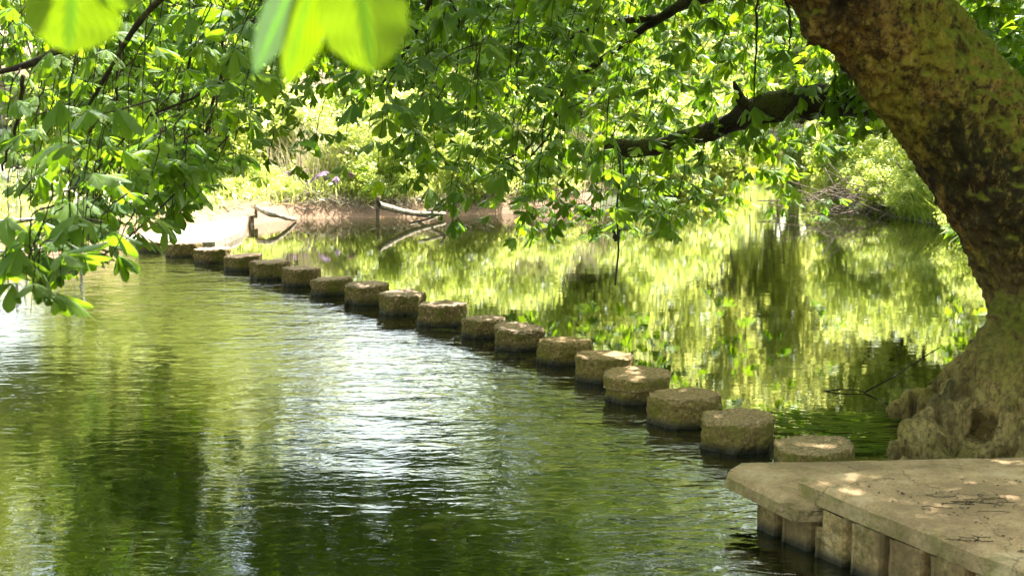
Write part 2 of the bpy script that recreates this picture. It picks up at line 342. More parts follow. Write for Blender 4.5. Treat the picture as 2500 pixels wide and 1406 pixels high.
fr = N('Fresnel', i_IOR=1.85, i_Normal=bmp.outputs[0])
dv = N('BsdfDiffuse', i_Color=(.012, .016, .003, 1))                 # silt carried in the water
m0 = N('MixShader', i_0=.55); L.new(T_.outputs[0], m0.inputs[1]); L.new(dv.outputs[0], m0.inputs[2])
mx = N('MixShader', i_0=fr.outputs[0]); L.new(m0.outputs[0], mx.inputs[1]); L.new(G.outputs[0], mx.inputs[2]); L.new(mx.outputs[0], out.inputs[0])
tag(mb.build('water', m), 'rippled green river water with reflections', kind='structure')

# ---------------------------------------------------------------- stepping stones
def hexr(a, rot, k=.055):
    """radius of a rounded unit hexagon at angle a"""
    b = ((a - rot) % (math.pi / 3)) - math.pi / 6
    return min(.866 / math.cos(b), 1.0 - k) / .93
def stone_part(cx, cy, w, z0, z1, seed, mat, name, parent=None, rot=0., amp=1., bev=.05, taper=.0, segs=110):
    prof = [(1., z0)]; tr = random.Random(seed * 31); tx, ty = tr.uniform(-.06, .06), tr.uniform(-.06, .04)
    nz = max(4, int((z1 - z0 - bev) / .014))
    for i in range(nz + 1): prof.append((1., z0 + (z1 - bev - z0) * i / nz))
    for i in range(1, 6): a = i / 5 * math.pi / 2; prof.append((1 - (bev / (w / 2)) * (1 - math.cos(a)), z1 - bev + bev * math.sin(a)))
    for q in (.82, .7, .56, .4, .25, .12): prof.append((q, z1))
    V = []
    for r, z in prof:
        for j in range(segs):
            a = j / segs * 2 * math.pi; rr = r * hexr(a, rot) * w / 2 * (1 + taper * (z1 - z))
            p = Vector((cx + rr * math.cos(a), cy + rr * .93 * math.sin(a), z))
            q = p + Vector((seed * 7.1, 0, 0)); n = Vector((math.cos(a) * (1 if r > .9 else .1), math.sin(a) * (1 if r > .9 else .1), .8 if z > z1 - bev * .6 else 0))
            p += n * amp * (.016 * fbm(q, 4, 2) + .014 * fbm(q, 15, 3) + .012 * fbm(q, 45, 2)) * (.55 if r < .9 else 1.); p.z += ((p.x - cx) * tx + (p.y - cy) * ty) * max(0., min(1., z / max(z1, .01))); V.append(p)
    k = len(prof); V.append(Vector((cx, cy, z1 + amp * .01))); V = np.array([tuple(v) for v in V])
    i = np.arange(k - 1)[:, None] * segs; j = np.arange(segs)[None]; jn = (j + 1) % segs
    F = np.stack([i + j, i + jn, i + segs + jn, i + segs + j], -1).reshape(-1, 4)
    mb = MB(); mb.add(V, F); t = (k - 1) * segs
    mb.f[3].append(np.array([[t + q, t + (q + 1) % segs, k * segs] for q in range(segs)])); mb.uv[3].append(np.zeros((segs, 3, 2)))
    return mb.build(name, mat, parent, loc=(cx, cy, 0) if parent is None else None)
ordn = ['last stepping stone by the far landing, half hidden behind hanging leaves', 'small far stepping stone next to the pale landing, first one fully clear of the leaves', 'far stepping stone with rough brown sides, second clear one from the pale landing',
        'smooth-sided angular stepping stone with a flat pale top, third clear one from the landing', 'pitted stepping stone just nearer than the smooth angular one', 'squarish stepping stone with a pale sunlit top, fifth clear one from the landing',
        'low mossy stepping stone just nearer than the pale-topped squarish one', 'tall mossy stepping stone, seventh clear one from the far landing', 'mossy stepping stone with flowing water in front, eighth clear one from the far landing',
        'wide mossy stepping stone in the middle of the row, beside the darkest small one', 'darkest small stepping stone in the middle of the row', 'rough rounded stepping stone just nearer than the darkest small one',
        'olive brown stepping stone, sixth from the concrete platform', 'smooth straight-sided stepping stone just beyond the cracked one', 'cracked stepping stone with a wide round cap split from its base',
        'chunky brown stepping stone, third from the concrete platform', 'large rough stepping stone with a dark wet base, second from the concrete platform', 'smooth flat-topped stepping stone partly hidden behind the concrete platform']
for i, (x, y, w, zt) in enumerate(stones):
    zt = max(.16, min(.27, zt)); rot = [.3, .2, .35, .52, .1, .45, .2, .3, .15, .4, .25, .5, .3, .35, .2, .12, .3, .5][i]
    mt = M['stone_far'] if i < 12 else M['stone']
    rough = {3: .45, 13: .6, 17: .45}.get(i, 1.)
    if i == 14:
        e = empty('stepping_stone', (x, y, 0), ordn[i], 'stepping stone', 'row of stepping stones crossing the river')
        stone_part(x, y, w * .93, -.55, zt - .105, 50, mt, 'base', e, rot, .9, .02); stone_part(x, y, w * 1.04, zt - .098, zt, 51, mt, 'cap', e, rot + .2, .6, .03)
    else:
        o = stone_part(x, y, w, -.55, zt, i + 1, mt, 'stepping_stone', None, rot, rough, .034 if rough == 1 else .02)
        tag(o, ordn[i], 'stepping stone', 'row of stepping stones crossing the river')

# ---------------------------------------------------------------- concrete platform and its sheet piling
def slab(mb, pts, z0, z1, ch, seed, step=.06):
    """prism on an outline (counter-clockwise) with a worn chamfer along the top edge"""
    P = []; n = len(pts)
    for i in range(n):
        a, b = np.array(pts[i]), np.array(pts[(i + 1) % n]); k = max(1, int(np.linalg.norm(b - a) / step))
        for q in range(k): P.append(a + (b - a) * q / k)
    P = np.array(P); m_ = len(P); d = np.roll(P, -1, 0) - np.roll(P, 1, 0); d /= np.linalg.norm(d, axis=1)[:, None]; nr = np.column_stack([-d[:, 1], d[:, 0]])
    rings = []
    for off, z, am in ((0, z0, .3), (0, (z0 + z1) / 2, .8), (0, z1 - ch, 1.), (ch * .55, z1 - ch * .35, 1.), (ch, z1, .7), (ch + .10, z1 + .002, .2)):
        for p, q in zip(P, nr):
            v = Vector((p[0] + q[0] * off, p[1] + q[1] * off, z)); w = Vector((v.x, v.y, v.z + seed))
            k = fbm(w, 3, 3) * .012 + max(0, fbm(w, 6, 2) - .35) * .07
            rings.append((v.x + q[0] * k * am, v.y + q[1] * k * am, z + fbm(w, 9, 2) * .005 * am))
    R_ = 6; i = np.arange(R_ - 1)[:, None] * m_; j = np.arange(m_)[None]; jn = (j + 1) % m_
    F = np.stack([i + j, i + jn, i + m_ + jn, i + m_ + j], -1).reshape(-1, 4); b0 = mb.n; mb.add(rings, F)
    c = np.array(rings)[-m_:].mean(0); mb.add([c], np.zeros((0, 3), int)); ci = mb.n - 1; t = b0 + (R_ - 1) * m_
    mb.f[3].append(np.array([[t + q, t + (q + 1) % m_, ci] for q in range(m_)])); mb.uv[3].append(np.zeros((m_, 3, 2)))
za, zb = .27, .375
A = at_z(1766, 1146, za)[:2]; Bk = at_z(1800, 1126, za)[:2]; Bk2 = at_z(2560, 1111, za)[:2]; A2 = at_z(1952, 1236, za)[:2]
dA = (A2 - A) / np.linalg.norm(A2 - A); A3 = A + dA * .70
E1 = at_z(1949, 1163, zb)[:2]; E2 = at_z(2500, 1384, zb)[:2]; dE = (E2 - E1) / np.linalg.norm(E2 - E1); E3 = E1 + dE * 4.4
H1 = at_z(2120, 1143, zb)[:2]; H2 = at_z(2700, 1124, zb)[:2]
pf = empty('concrete_platform', (2.6, 6.6, 0), 'worn concrete landing platform of two stacked slabs on sheet piling beside the big tree', 'platform')
mb = MB(); slab(mb, [A, A3, A3 + np.array([3.2, 0]), Bk2 + np.array([2.5, 0]), Bk2, Bk], za - .10, za, .035, 3); lower = mb.build('lower_slab', M['slab'], pf, smooth=False)
mb = MB(); slab(mb, [E1, E3, E3 + np.array([6, 0]), H2 + np.array([2.5, 0]), H2, H1], zb - .115, zb, .03, 9); mb.build('upper_slab', M['slab'], pf, smooth=False)
def piles(mb, a, b, depth, z0, z1, per=.30):
    d = b - a; L_ = np.linalg.norm(d); d /= L_; n = np.array([-d[1], d[0]]); prof = []; s = 0.
    while s < L_:
        for f, o in ((0, 0), (.54, 0), (.58, .02), (.62, depth), (.72, depth), (.76, .02), (.80, 0)): prof.append((s + f * per, o))
        prof.append((s + .86 * per, -.012)); prof.append((s + .92 * per, -.012)); prof.append((s + .94 * per, 0)); s += per
    zs = np.linspace(z0, z1, 14); V = []
    for z in zs:
        for q, o in prof:
            p = a + d * q + n * o; w = Vector((p[0], p[1], z)); k = fbm(w, 9, 3) * .008; V.append((p[0] + n[0] * k, p[1] + n[1] * k, z))
    m_ = len(prof); i = np.arange(len(zs) - 1)[:, None] * m_; j = np.arange(m_ - 1)[None]
    mb.add(V, np.stack([i + j, i + j + 1, i + m_ + j + 1, i + m_ + j], -1).reshape(-1, 4))
nE = np.array([-dE[1], dE[0]])
if nE[0] < 0: nE = -nE
mb = MB(); pa = A + dA * .29 + nE * .05; pb = E1 + dE * 5 + nE * .06; pdir = (pb - pa) / np.linalg.norm(pb - pa); piles(mb, pa, pa + pdir * .55, .07, -.7, za - .1, .275); piles(mb, pa + pdir * .55, pa + pdir * 6.1, .07, -.7, zb - .112, .275)
pc = pa + np.array([1.2, .5]); V0 = [(pa[0], pa[1], -.7), (pc[0], pc[1], -.7), (pc[0], pc[1], za - .1), (pa[0], pa[1], za - .1)]; mb.add(V0, [[0, 1, 2, 3]])
mb.build('sheet_piling', M['pile'], pf, smooth=False)

# twigs and litter lying on the platform
def litter(px, py, n, size, label):
    c = at_z(px, py, zb + .006); mb = MB()
    for _ in range(n):
        a = random.uniform(-.6, .6) + (0 if random.random() < .7 else 1.2); o = c[:2] + np.array([random.gauss(0, size * .6), random.gauss(0, size * .35)])
        pts = [(o[0] + math.cos(a) * t * size + random.gauss(0, .006), o[1] + math.sin(a) * t * size * random.random() + random.gauss(0, .010), zb + .009 + .006 * random.random()) for t in np.linspace(-.5, .5, 5)]
        tube(mb, pts, .0018, 4)
    tag(mb.build('twig_litter', M['twig'], loc=c), label, 'twigs')
litter(2345, 1228, 9, .16, 'scatter of thin dark twigs on the middle of the concrete platform')
litter(2370, 1320, 9, .07, 'small dark clump of dead twigs near the front edge of the concrete platform')
litter(2440, 1222, 4, .14, 'few dark twigs on the platform just beside the scatter in its middle')
mb = MB()
for _ in range(380):
    px, py = random.uniform(1980, 2560), random.uniform(1150, 1400)
    q = at_z(px, py, zb + .004)
    if (q[:2] - E1) @ nE < .12 or q[1] > E1[1] - .06: continue
    s = random.uniform(.003, .010) * (2.2 if random.random() < .06 else 1); a = random.random() * 6
    v = [(q[0] + math.cos(a + k) * s * (1.6 if k % 3 == 0 else .8), q[1] + math.sin(a + k) * s, zb + .006 + (.5 * s if k == 0 else 0)) for k in (0, 1.5, 3.1, 4.7)]
    mb.add(v, [[0, 1, 2, 3]])
tag(mb.build('leaf_litter', M['twig'], smooth=False), 'specks of leaf litter scattered over the concrete platform', 'litter', kind='stuff')

# ---------------------------------------------------------------- leaf templates
def leaflet(rows=7, L_=1., W=.2, droop=.25, fold=.10, cols=3):
    v = np.linspace(0, 1, rows) ** .9
    hw = W * np.interp(v, [0, .12, .3, .5, .68, .8, .9, .96, 1], [.06, .16, .42, .78, 1., .95, .62, .30, .0])
    cx = np.linspace(-1, 1, cols); V, UV = [], []
    for t, w in zip(v, hw):
        for c in cx: V.append((c * w, t * L_, -droop * t * t - fold * abs(c) * w * 1.5 + .02 * math.sin(t * 30) * abs(c) * w)); UV.append((c, t))
    I = np.arange(rows - 1)[:, None] * cols + np.arange(cols - 1)[None]
    return np.array(V), np.stack([I, I + 1, I + cols + 1, I + cols], -1).reshape(-1, 4), np.array(UV)
def palmate(rows, r):
    """a horse chestnut leaf hanging from the origin, its middle leaflet towards +y"""
    V, F, U = [], [], []; n = 0; k = r.choice([5, 6, 7]); base = r.uniform(.05, .8)
    angs = {5: [0, 38, -38, 78, -78], 6: [0, 34, -36, 70, -72, 115], 7: [0, 32, -32, 66, -66, 108, -108]}[k]
    for a in angs:
        v, f, u = leaflet(rows, 1., r.uniform(.16, .20), r.uniform(.02, .35), r.uniform(-.1, .5))
        s = (1 - abs(a) / 210) * r.uniform(.9, 1.08); tilt = -(base + r.uniform(-.2, .2) + .2 * abs(a) / 100)
        roll = r.uniform(-.25, .25); v = v * s
        x = v[:, 0] * math.cos(roll) - v[:, 2] * math.sin(roll); z = v[:, 0] * math.sin(roll) + v[:, 2] * math.cos(roll); y = v[:, 1]
        y, z = y * math.cos(tilt) - z * math.sin(tilt), y * math.sin(tilt) + z * math.cos(tilt)
        b = math.radians(a + r.uniform(-6, 6)); x, y = x * math.cos(b) - y * math.sin(b), x * math.sin(b) + y * math.cos(b)
        V.append(np.column_stack([x, y, z])); F.append(f + n); U.append(u); n += len(v)
    return np.concatenate(V), np.concatenate(F), np.concatenate(U)
rr = random.Random(3)
PAL = {q: [palmate(q, rr) for _ in range(10)] for q in (8, 5)}
def rotm(yaw, pitch, roll):
    cy, sy, cq, sq, cr, sr = np.cos(yaw), np.sin(yaw), np.cos(pitch), np.sin(pitch), np.cos(roll), np.sin(roll); z = np.zeros_like(cy); o = np.ones_like(cy)
    Rz = np.stack([cy, -sy, z, sy, cy, z, z, z, o], -1).reshape(-1, 3, 3); Rx = np.stack([o, z, z, z, cq, -sq, z, sq, cq], -1).reshape(-1, 3, 3)
    Ry = np.stack([cr, z, sr, z, o, z, -sr, z, cr], -1).reshape(-1, 3, 3); return Rz @ Rx @ Ry
def put_leaves(mb, pos, yaw, size, rows, tints):
    pos = np.asarray(pos); n = len(pos); which = rng.integers(0, 10, n)
    Rm = rotm(np.asarray(yaw), rng.normal(0, .3, n), rng.normal(0, .3, n))
    for k in range(10):
        s = which == k
        if not s.any(): continue
        V, F, U = PAL[rows][k]; W = np.einsum('nij,vj->nvi', Rm[s], V) * np.asarray(size)[s][:, None, None] + pos[s][:, None]
        m_ = s.sum(); FF = (F[None] + (np.arange(m_) * len(V))[:, None, None]).reshape(-1, 4)
        t = np.repeat(np.column_stack([np.asarray(tints)[s], np.where(rng.random(m_) < .03, .35, 0.)]), len(V), 0)
        mb.add(W.reshape(-1, 3), FF, np.tile(U, (m_, 1)), t)

def spray(twigs, store, tip, length, up, side, nleaf, size, tint):
    """one drooping twig ending at tip with leaves in pairs near its end"""
    tip = np.array(tip); st = tip + np.array([side[0], side[1], 0]) * length * (.35 + .5 * random.random()) + np.array([0, 0, up * length])
    mid = (st + tip) / 2 + np.array([side[0] * -.05, 0, .12 * length]) + np.random.default_rng(random.randrange(10 ** 6)).normal(0, .05, 3) * length
    P = spline([st, mid, tip], 9); P[1:-1] += rng.normal(0, .004, (7, 3)); tube(twigs, P, np.linspace(.0045, .0018, 9), 4)
    for q in range(nleaf):
        t = 1 - (q // 2) * .28 - random.random() * .06; t = max(0.05, t); i = int(t * 8); p = P[min(i, 8)]
        yaw = random.uniform(0, 2 * math.pi); pet = random.uniform(.05, .14) * size / .18
        e = p + np.array([-math.sin(yaw) * pet, math.cos(yaw) * pet, random.uniform(-.02, .05)])
        tube(twigs, [p, (p + e) / 2 + np.array([0, 0, .015]), e], .0016, 3, cap=False)
        store.append((e, yaw, size * random.uniform(.75, 1.15), tint + random.uniform(-.25, .25)))

# ---------------------------------------------------------------- the big leaning chestnut
tree = empty('horse_chestnut_tree', (3.75, 9.2, .2), 'big leaning mossy chestnut with flared roots beside the concrete platform, limbs over the river', 'tree')
def node(px, py, d, r): p = at_d(px, py, d); return [p[0], p[1], p[2], r]
cl = [node(2625, 1180, 9.25, .60), node(2615, 1020, 9.25, .55), node(2602, 880, 9.25, .50), node(2592, 760, 9.25, .475), node(2560, 640, 9.2, .48), node(2508, 520, 9.15, .475), node(2432, 400, 9.1, .455), node(2342, 270, 9.05, .43), node(2230, 130, 9.0, .405), node(2128, 0, 8.9, .415), node(2010, -150, 8.8, .42), node(1880, -330, 8.6, .36), node(1740, -560, 8.4, .28), node(1600, -820, 8.2, .20)]
Q = spline(cl, 110); tb = MB(); tube(tb, Q[:, :3], Q[:, 3], 40)
bc = at_d(2600, 1000, 9.25)
def root(pts, n=26, sides=14):
    q = spline(pts, n); tube(tb, q[:, :3], q[:, 3], sides)
zw = at_z
def rn(px, py, d, r): return node(px, py, d, r)
root([rn(2470, 780, 9.1, .16), rn(2425, 880, 8.95, .17), rn(2345, 965, 8.8, .15), rn(2265, 1050, 8.65, .13), rn(2215, 1120, 8.55, .11), rn(2190, 1190, 8.5, .09)])
root([rn(2500, 760, 9.0, .18), rn(2460, 900, 8.85, .18), rn(2400, 1000, 8.7, .16), rn(2330, 1090, 8.55, .14), rn(2290, 1170, 8.5, .12)])
root([rn(2520, 740, 8.95, .2), rn(2500, 900, 8.8, .19), rn(2465, 1010, 8.6, .16), rn(2440, 1100, 8.45, .13), rn(2430, 1180, 8.35, .12)])
root([rn(2580, 740, 8.9, .2), rn(2560, 900, 8.7, .2), rn(2545, 1020, 8.5, .18), rn(2530, 1110, 8.35, .15), rn(2520, 1190, 8.25, .12)])
root([rn(2660, 760, 8.9, .2), rn(2690, 930, 8.7, .18), rn(2730, 1080, 8.5, .16), rn(2760, 1190, 8.3, .12)])
root([rn(2480, 830, 9.35, .15), rn(2400, 900, 9.5, .14), rn(2320, 960, 9.7, .11), rn(2240, 992, 9.85, .095), rn(2200, 1010, 9.9, .075), rn(2175, 1040, 9.95, .05)])
root([rn(2500, 850, 9.3, .14), rn(2380, 950, 9.2, .12), rn(2290, 1010, 9.3, .09), rn(2225, 1040, 9.4, .06), rn(2205, 1075, 9.45, .04)])
root([rn(2700, 850, 9.6, .2), rn(2850, 1000, 9.9, .16), rn(2980, 1060, 10.1, .1)])
for k_, (xa, xb, dd) in enumerate([(2440, 2300, 8.62), (2462, 2355, 8.56), (2487, 2392, 8.46), (2512, 2418, 8.40), (2530, 2470, 8.34), (2555, 2500, 8.28), (2425, 2262, 8.72), (2590, 2560, 8.25), (2450, 2335, 8.5)]):
    root([rn(xa + 8, 730 + 8 * k_, dd + .36, .06), rn(xa - .18 * (xa - xb), 850, dd + .20, .075), rn(xa - .45 * (xa - xb), 960, dd + .07, .07), rn(xb + .18 * (xa - xb), 1060, dd - .02, .07), rn(xb, 1130, dd - .1, .075), rn(xb - 8, 1200, dd - .12, .08)], 22, 10)
# bumps and burrs on the bark
for px, py, d, r in ((2480, 960, 8.62, .09), (2015, 40, 8.72, .17), (2440, 1060, 8.4, .07), (2490, 1020, 8.42, .10), (2550, 870, 8.75, .12)):
    p = at_d(px, py, d); tube(tb, spline([[*(p + np.array([0, .1, r])), r * .5], [*p, r], [*(p + np.array([.02, .1, -r])), r * .5]], 7)[:, :3], [r * .45, r * .75, r * .95, r, r * .95, r * .75, r * .45], 10)
me = tb.mesh('trunk_raw'); tmp = bpy.data.objects.new('tmp', me); C.objects.link(tmp)
md = tmp.modifiers.new('r', 'REMESH'); md.mode = 'VOXEL'; md.voxel_size = .019; md.use_smooth_shade = True
ms = tmp.modifiers.new('s', 'SMOOTH'); ms.iterations = 5; ms.factor = .5
dg = bpy.context.evaluated_depsgraph_get(); ev = tmp.evaluated_get(dg); tm = bpy.data.meshes.new_from_object(ev); bpy.data.objects.remove(tmp)
nv = len(tm.vertices); co = np.empty(nv * 3, np.float32); tm.vertices.foreach_get('co', co); co = co.reshape(-1, 3).astype(float)
no = np.empty(nv * 3, np.float32); tm.vertices.foreach_get('normal', no); no = no.reshape(-1, 3)
ad_ = (co[:, 1] * cp - (co[:, 2] - CH) * sp); au_ = (co[:, 1] * sp + (co[:, 2] - CH) * cp); pxs = 1250 + FPX * co[:, 0] / ad_; pys = 703 - FPX * au_ / ad_
def skin(px, py):
    k = np.nonzero((abs(pxs - px) < 14) & (abs(pys - py) < 14))[0]; return co[k[np.argmin(co[k, 1])]]
hol = [(skin(2352, 1050), .14, .17), (skin(2312, 1075), .09, .15), (skin(2385, 1020), .09, .16), (skin(2335, 1085), .06, .10), (skin(2440, 1085), .04, .07)]
dsp = np.empty(nv)
for i in range(nv):
    p = co[i]; lo = max(0., min(1., (1.1 - p[2]) / .9)); q = Vector((p[0], p[1], p[2] * (.30 if lo > .2 else .6)))
    th = math.atan2(p[1] - 9.35, p[0] - 3.85); v = .05 * lo * (abs(math.cos(5.5 * th + 1.6 * noise.noise(Vector(p) * 1.3) + .8 * p[2])) ** .6 - .6) * 3.0 + .016 * lo * math.cos(19 * th + 3 * noise.noise(Vector(p) * 2.1)) + .026 * fbm(q, 2.2, 3) + .020 * fbm(q + Vector((9, 0, 0)), 7., 3) + .009 * fbm(Vector(p), 30., 2)
    v -= .075 * lo * max(0, 1 - abs(noise.noise(Vector((p[0] * 5 + .8 * noise.noise(Vector(p) * 3), p[1] * 5, p[2] * .9)))) * 5)          # grooves between root ridges
    v += .028 * (1 - lo) * fbm(Vector(p), 13., 3) - .016 * (1 - lo) * max(0, 1 - abs(noise.noise(Vector((p[0] * 11 + p[2] * 5, p[1] * 11, p[2] * 3.)))) * 7)
    if lo > 0:
        wv = noise.noise(Vector(p) * 2.4); v -= .050 * lo * max(0, 1 - abs(math.sin(7.5 * th + 2.6 * wv + .9 * p[2])) * 3.2); v -= .030 * lo * max(0, 1 - abs(math.sin(15 * th + 4. * wv - 1.5 * p[2])) * 2.6)
        v += .014 * lo * fbm(Vector(p), 16., 3)
    for c_, r_, dp in hol:
        d_ = math.dist(p, c_) / (r_ * 1.2)
        if d_ < 1: v -= dp * (1 - d_ * d_) ** 1.5
    dsp[i] = v
co += no * dsp[:, None]; co -= np.array(tree.location); tm.vertices.foreach_set('co', co.ravel().astype(np.float32)); tm.update()
tm.materials.clear(); tm.materials.append(M['bark'])
trunk = bpy.data.objects.new('trunk', tm); C.objects.link(trunk); trunk.parent = tree

def rough_tube(mb, pts, n=40, sides=14, amp=.15):
    q = spline(pts, n); T, Nn, B = frames(q[:, :3]); V = []
    for k in range(n):
        for j in range(sides):
            a = j / sides * 2 * math.pi; d = Nn[k] * math.cos(a) + B[k] * math.sin(a); p = q[k, :3] + d * q[k, 3]
            p = p + d * q[k, 3] * amp * fbm(p, 6, 3) * 2; V.append(p)
    i = np.arange(n - 1)[:, None] * sides; j = np.arange(sides)[None]; jn = (j + 1) % sides
    mb.add(V, np.stack([i + j, i + jn, i + sides + jn, i + sides + j], -1).reshape(-1, 4))
    mb.add([q[-1, :3] + T[-1] * q[-1, 3] * .3], np.zeros((0, 3), int)); t = mb.n - 1 - sides
    mb.f[3].append(np.array([[t + j, t + (j + 1) % sides, mb.n - 1] for j in range(sides)])); mb.uv[3].append(np.zeros((sides, 3, 2)))
limbs = {}
def limb(key, plist, **k):
    mb = MB()
    for p in plist: rough_tube(mb, p, **k)
    limbs[key] = mb.build('limb', M['limb'], tree)
limb('low', [[node(2400, 330, 9.2, .16), node(2250, 262, 10.0, .13), node(2130, 250, 10.6, .12), node(2030, 248, 11.0, .125), node(1930, 252, 11.3, .13), node(1850, 270, 11.5, .125), node(1790, 298, 11.7, .09), node(1720, 325, 11.9, .078), node(1650, 345, 12.1, .07), node(1580, 362, 12.3, .075), node(1520, 362, 12.4, .075), node(1482, 352, 12.5, .06)],
             [node(1830, 275, 11.5, .08), node(1810, 245, 11.5, .05), node(1800, 222, 11.5, .035), node(1792, 200, 11.5, .015)]], n=48)
limb('high', [[node(2130, -60, 8.9, .2), node(1960, -120, 10.2, .13), node(1800, -40, 11.5, .09), node(1690, 0, 12.2, .06), node(1610, 45, 12.6, .045), node(1530, 100, 12.9, .035), node(1450, 160, 13.1, .03), node(1380, 215, 13.3, .022), node(1345, 320, 13.5, .014), node(1290, 390, 13.6, .008)],
              [node(1610, 45, 12.6, .04), node(1500, 55, 12.7, .03), node(1400, 90, 12.7, .02), node(1340, 150, 12.8, .012)], [node(1345, 320, 13.5, .012), node(1340, 370, 13.5, .008), node(1310, 420, 13.5, .005)]])
limb('left', [[node(1900, -330, 8.6, .2), node(1500, -330, 8.4, .13), node(1000, -230, 7.6, .09), node(600, -120, 7.0, .05), node(330, -10, 6.7, .032), node(240, 60, 6.6, .027), node(150, 120, 6.5, .022), node(60, 160, 6.5, .018), node(-60, 190, 6.4, .012)],
              [node(600, -120, 7.0, .03), node(380, 10, 7.2, .018), node(250, 200, 7.5, .012), node(180, 330, 7.7, .007)]])
limb('middle', [[node(1740, -560, 8.4, .2), node(1300, -420, 9.6, .12), node(1000, -260, 10.6, .08), node(760, -120, 11.2, .05), node(640, 30, 11.5, .03), node(540, 190, 11.6, .018), node(500, 330, 11.7, .010)],
                [node(1000, -260, 10.6, .05), node(1060, -60, 11., .03), node(1010, 90, 11.2, .018), node(930, 210, 11.3, .01)]])

DENS = """9999999999999998886600
9998889999889877655440
7888998655787765545440
8888763223565555444430
8888641113446655311000
6665200000044454421100
3332000000000000000000
1200000000000000000000""".split()
reg = {k: (MB(), []) for k in limbs}
def region(px, d):
    return 'left' if (px < 520 and d < 9.3) else 'low' if px > 1700 or (px > 1250 and d > 13.5) else 'high' if px > 1050 else 'middle'
sizeL = .175
for r_, row in enumerate(DENS):
    for c_, ch in enumerate(row):
        dn = int(ch)
        if not dn: continue
        lay = []
        if c_ < 4: lay = [(6.0, 9.0, .40), (9, 16.5, .8)] if r_ < 5 else [(5.2, 6.2, .5), (8, 11, .5)]
        elif c_ < 11: lay = [(7.4, 10.5, .40), (10.5, 17, .9)]
        elif c_ < 15: lay = [(7.8, 10, .22), (11, 18.5, 1.1)]
        else: lay = [(10, 13, .35), (13, 20, 1.2)]
        if r_ >= 6: lay = [(4.9, 5.6, .35)]
        for d0, d1, wgt in lay:
            dm = (d0 + d1) / 2; num = dn * wgt * (dm / 9.) ** 1.4 * .62
            num = int(num) + (random.random() < num % 1)
            for _ in range(num):
                px, py, d = c_ * 100 + random.random() * 100, r_ * 100 + random.random() * 100 - 12, random.uniform(d0, d1)
                tip = at_d(px, py, d)
                if tip[2] < .3: continue
                if d < 12.6 and 1440 < px < 1950 and -45 < py - np.interp(px, [1480, 1660, 1800, 1930, 2050], [355, 348, 292, 252, 248]) < 85 and random.random() < .85: continue
                if r_ == 3 and 600 < px < 900 and random.random() < .4: continue
                key = region(px, d); sd = np.array([.45, -.1]) if px < 900 else np.array([.35, -.2])
                spray(reg[key][0], reg[key][1], tip, random.uniform(.5, 1.1), random.uniform(.5, 1.), sd * random.uniform(.3, 1.4), random.choice([3, 4, 5, 6]), sizeL * (1.12 if d > 13 else .8 if c_ < 5 and d < 9 else 1.), min(1, max(0, random.gauss(.4, .2))))
# crown above the view: shades the stones and the landing, shows in the water
for _ in range(900):
    x, y = random.uniform(-5.2, 5.5), random.uniform(7.5, 19); zt = CH + y * (.085 + random.random() ** 1.3 * .32)
    if x < -1.2 and random.random() < .25: continue
    key = 'left' if x < -1.5 and y < 9.5 else 'low' if x > 2 else 'high' if x > -.3 else 'middle'
    spray(reg[key][0], reg[key][1], (x, y, zt), random.uniform(.5, 1.), .8, (.4, -.1), 6, .2, .4)
for _ in range(1500):          # unseen crown sprays, added only to shade the platform and the near stones
    x, y = random.uniform(.2, 10.5), random.uniform(6.0, 14.0); zt = random.uniform(4.6, 7.5) if y < 13 else random.uniform(5.2, 9)
    if zt < CH + y * .085 + .3: continue
    key = 'high' if x < 3 else 'low'; spray(reg[key][0], reg[key][1], (x, y, zt), random.uniform(.5, 1.), .8, (.4, -.1), 6, .24, .4)
for _ in range(650):          # far side of the crown: the dark mass mirrored in the near water
    y = random.uniform(13.5, 20); x = random.uniform(-.36, .05) * y; zt = CH + y * random.uniform(0., .20)
    if x < -.20 * y and random.random() < .4: continue
    key = 'high' if x > 0 else 'middle'; spray(reg[key][0], reg[key][1], (x, y, zt), random.uniform(.6, 1.1), .8, (.4, -.1), 6, .21, .35)
for _ in range(520):
    y = random.uniform(17, 21); x = random.uniform(-.20, -.02) * y; spray(reg['middle'][0], reg['middle'][1], (x, y, CH + y * random.uniform(.015, .19)), random.uniform(.6, 1.1), .8, (.4, -.1), 6, .21, .3)
for _ in range(150):
    y = random.uniform(16, 19.5); x = random.uniform(-.34, -.24) * y; spray(reg['left'][0], reg['left'][1], (x, y, CH + y * random.uniform(-.035, .06)), random.uniform(.6, 1.1), .8, (.4, -.1), 6, .21, .3)
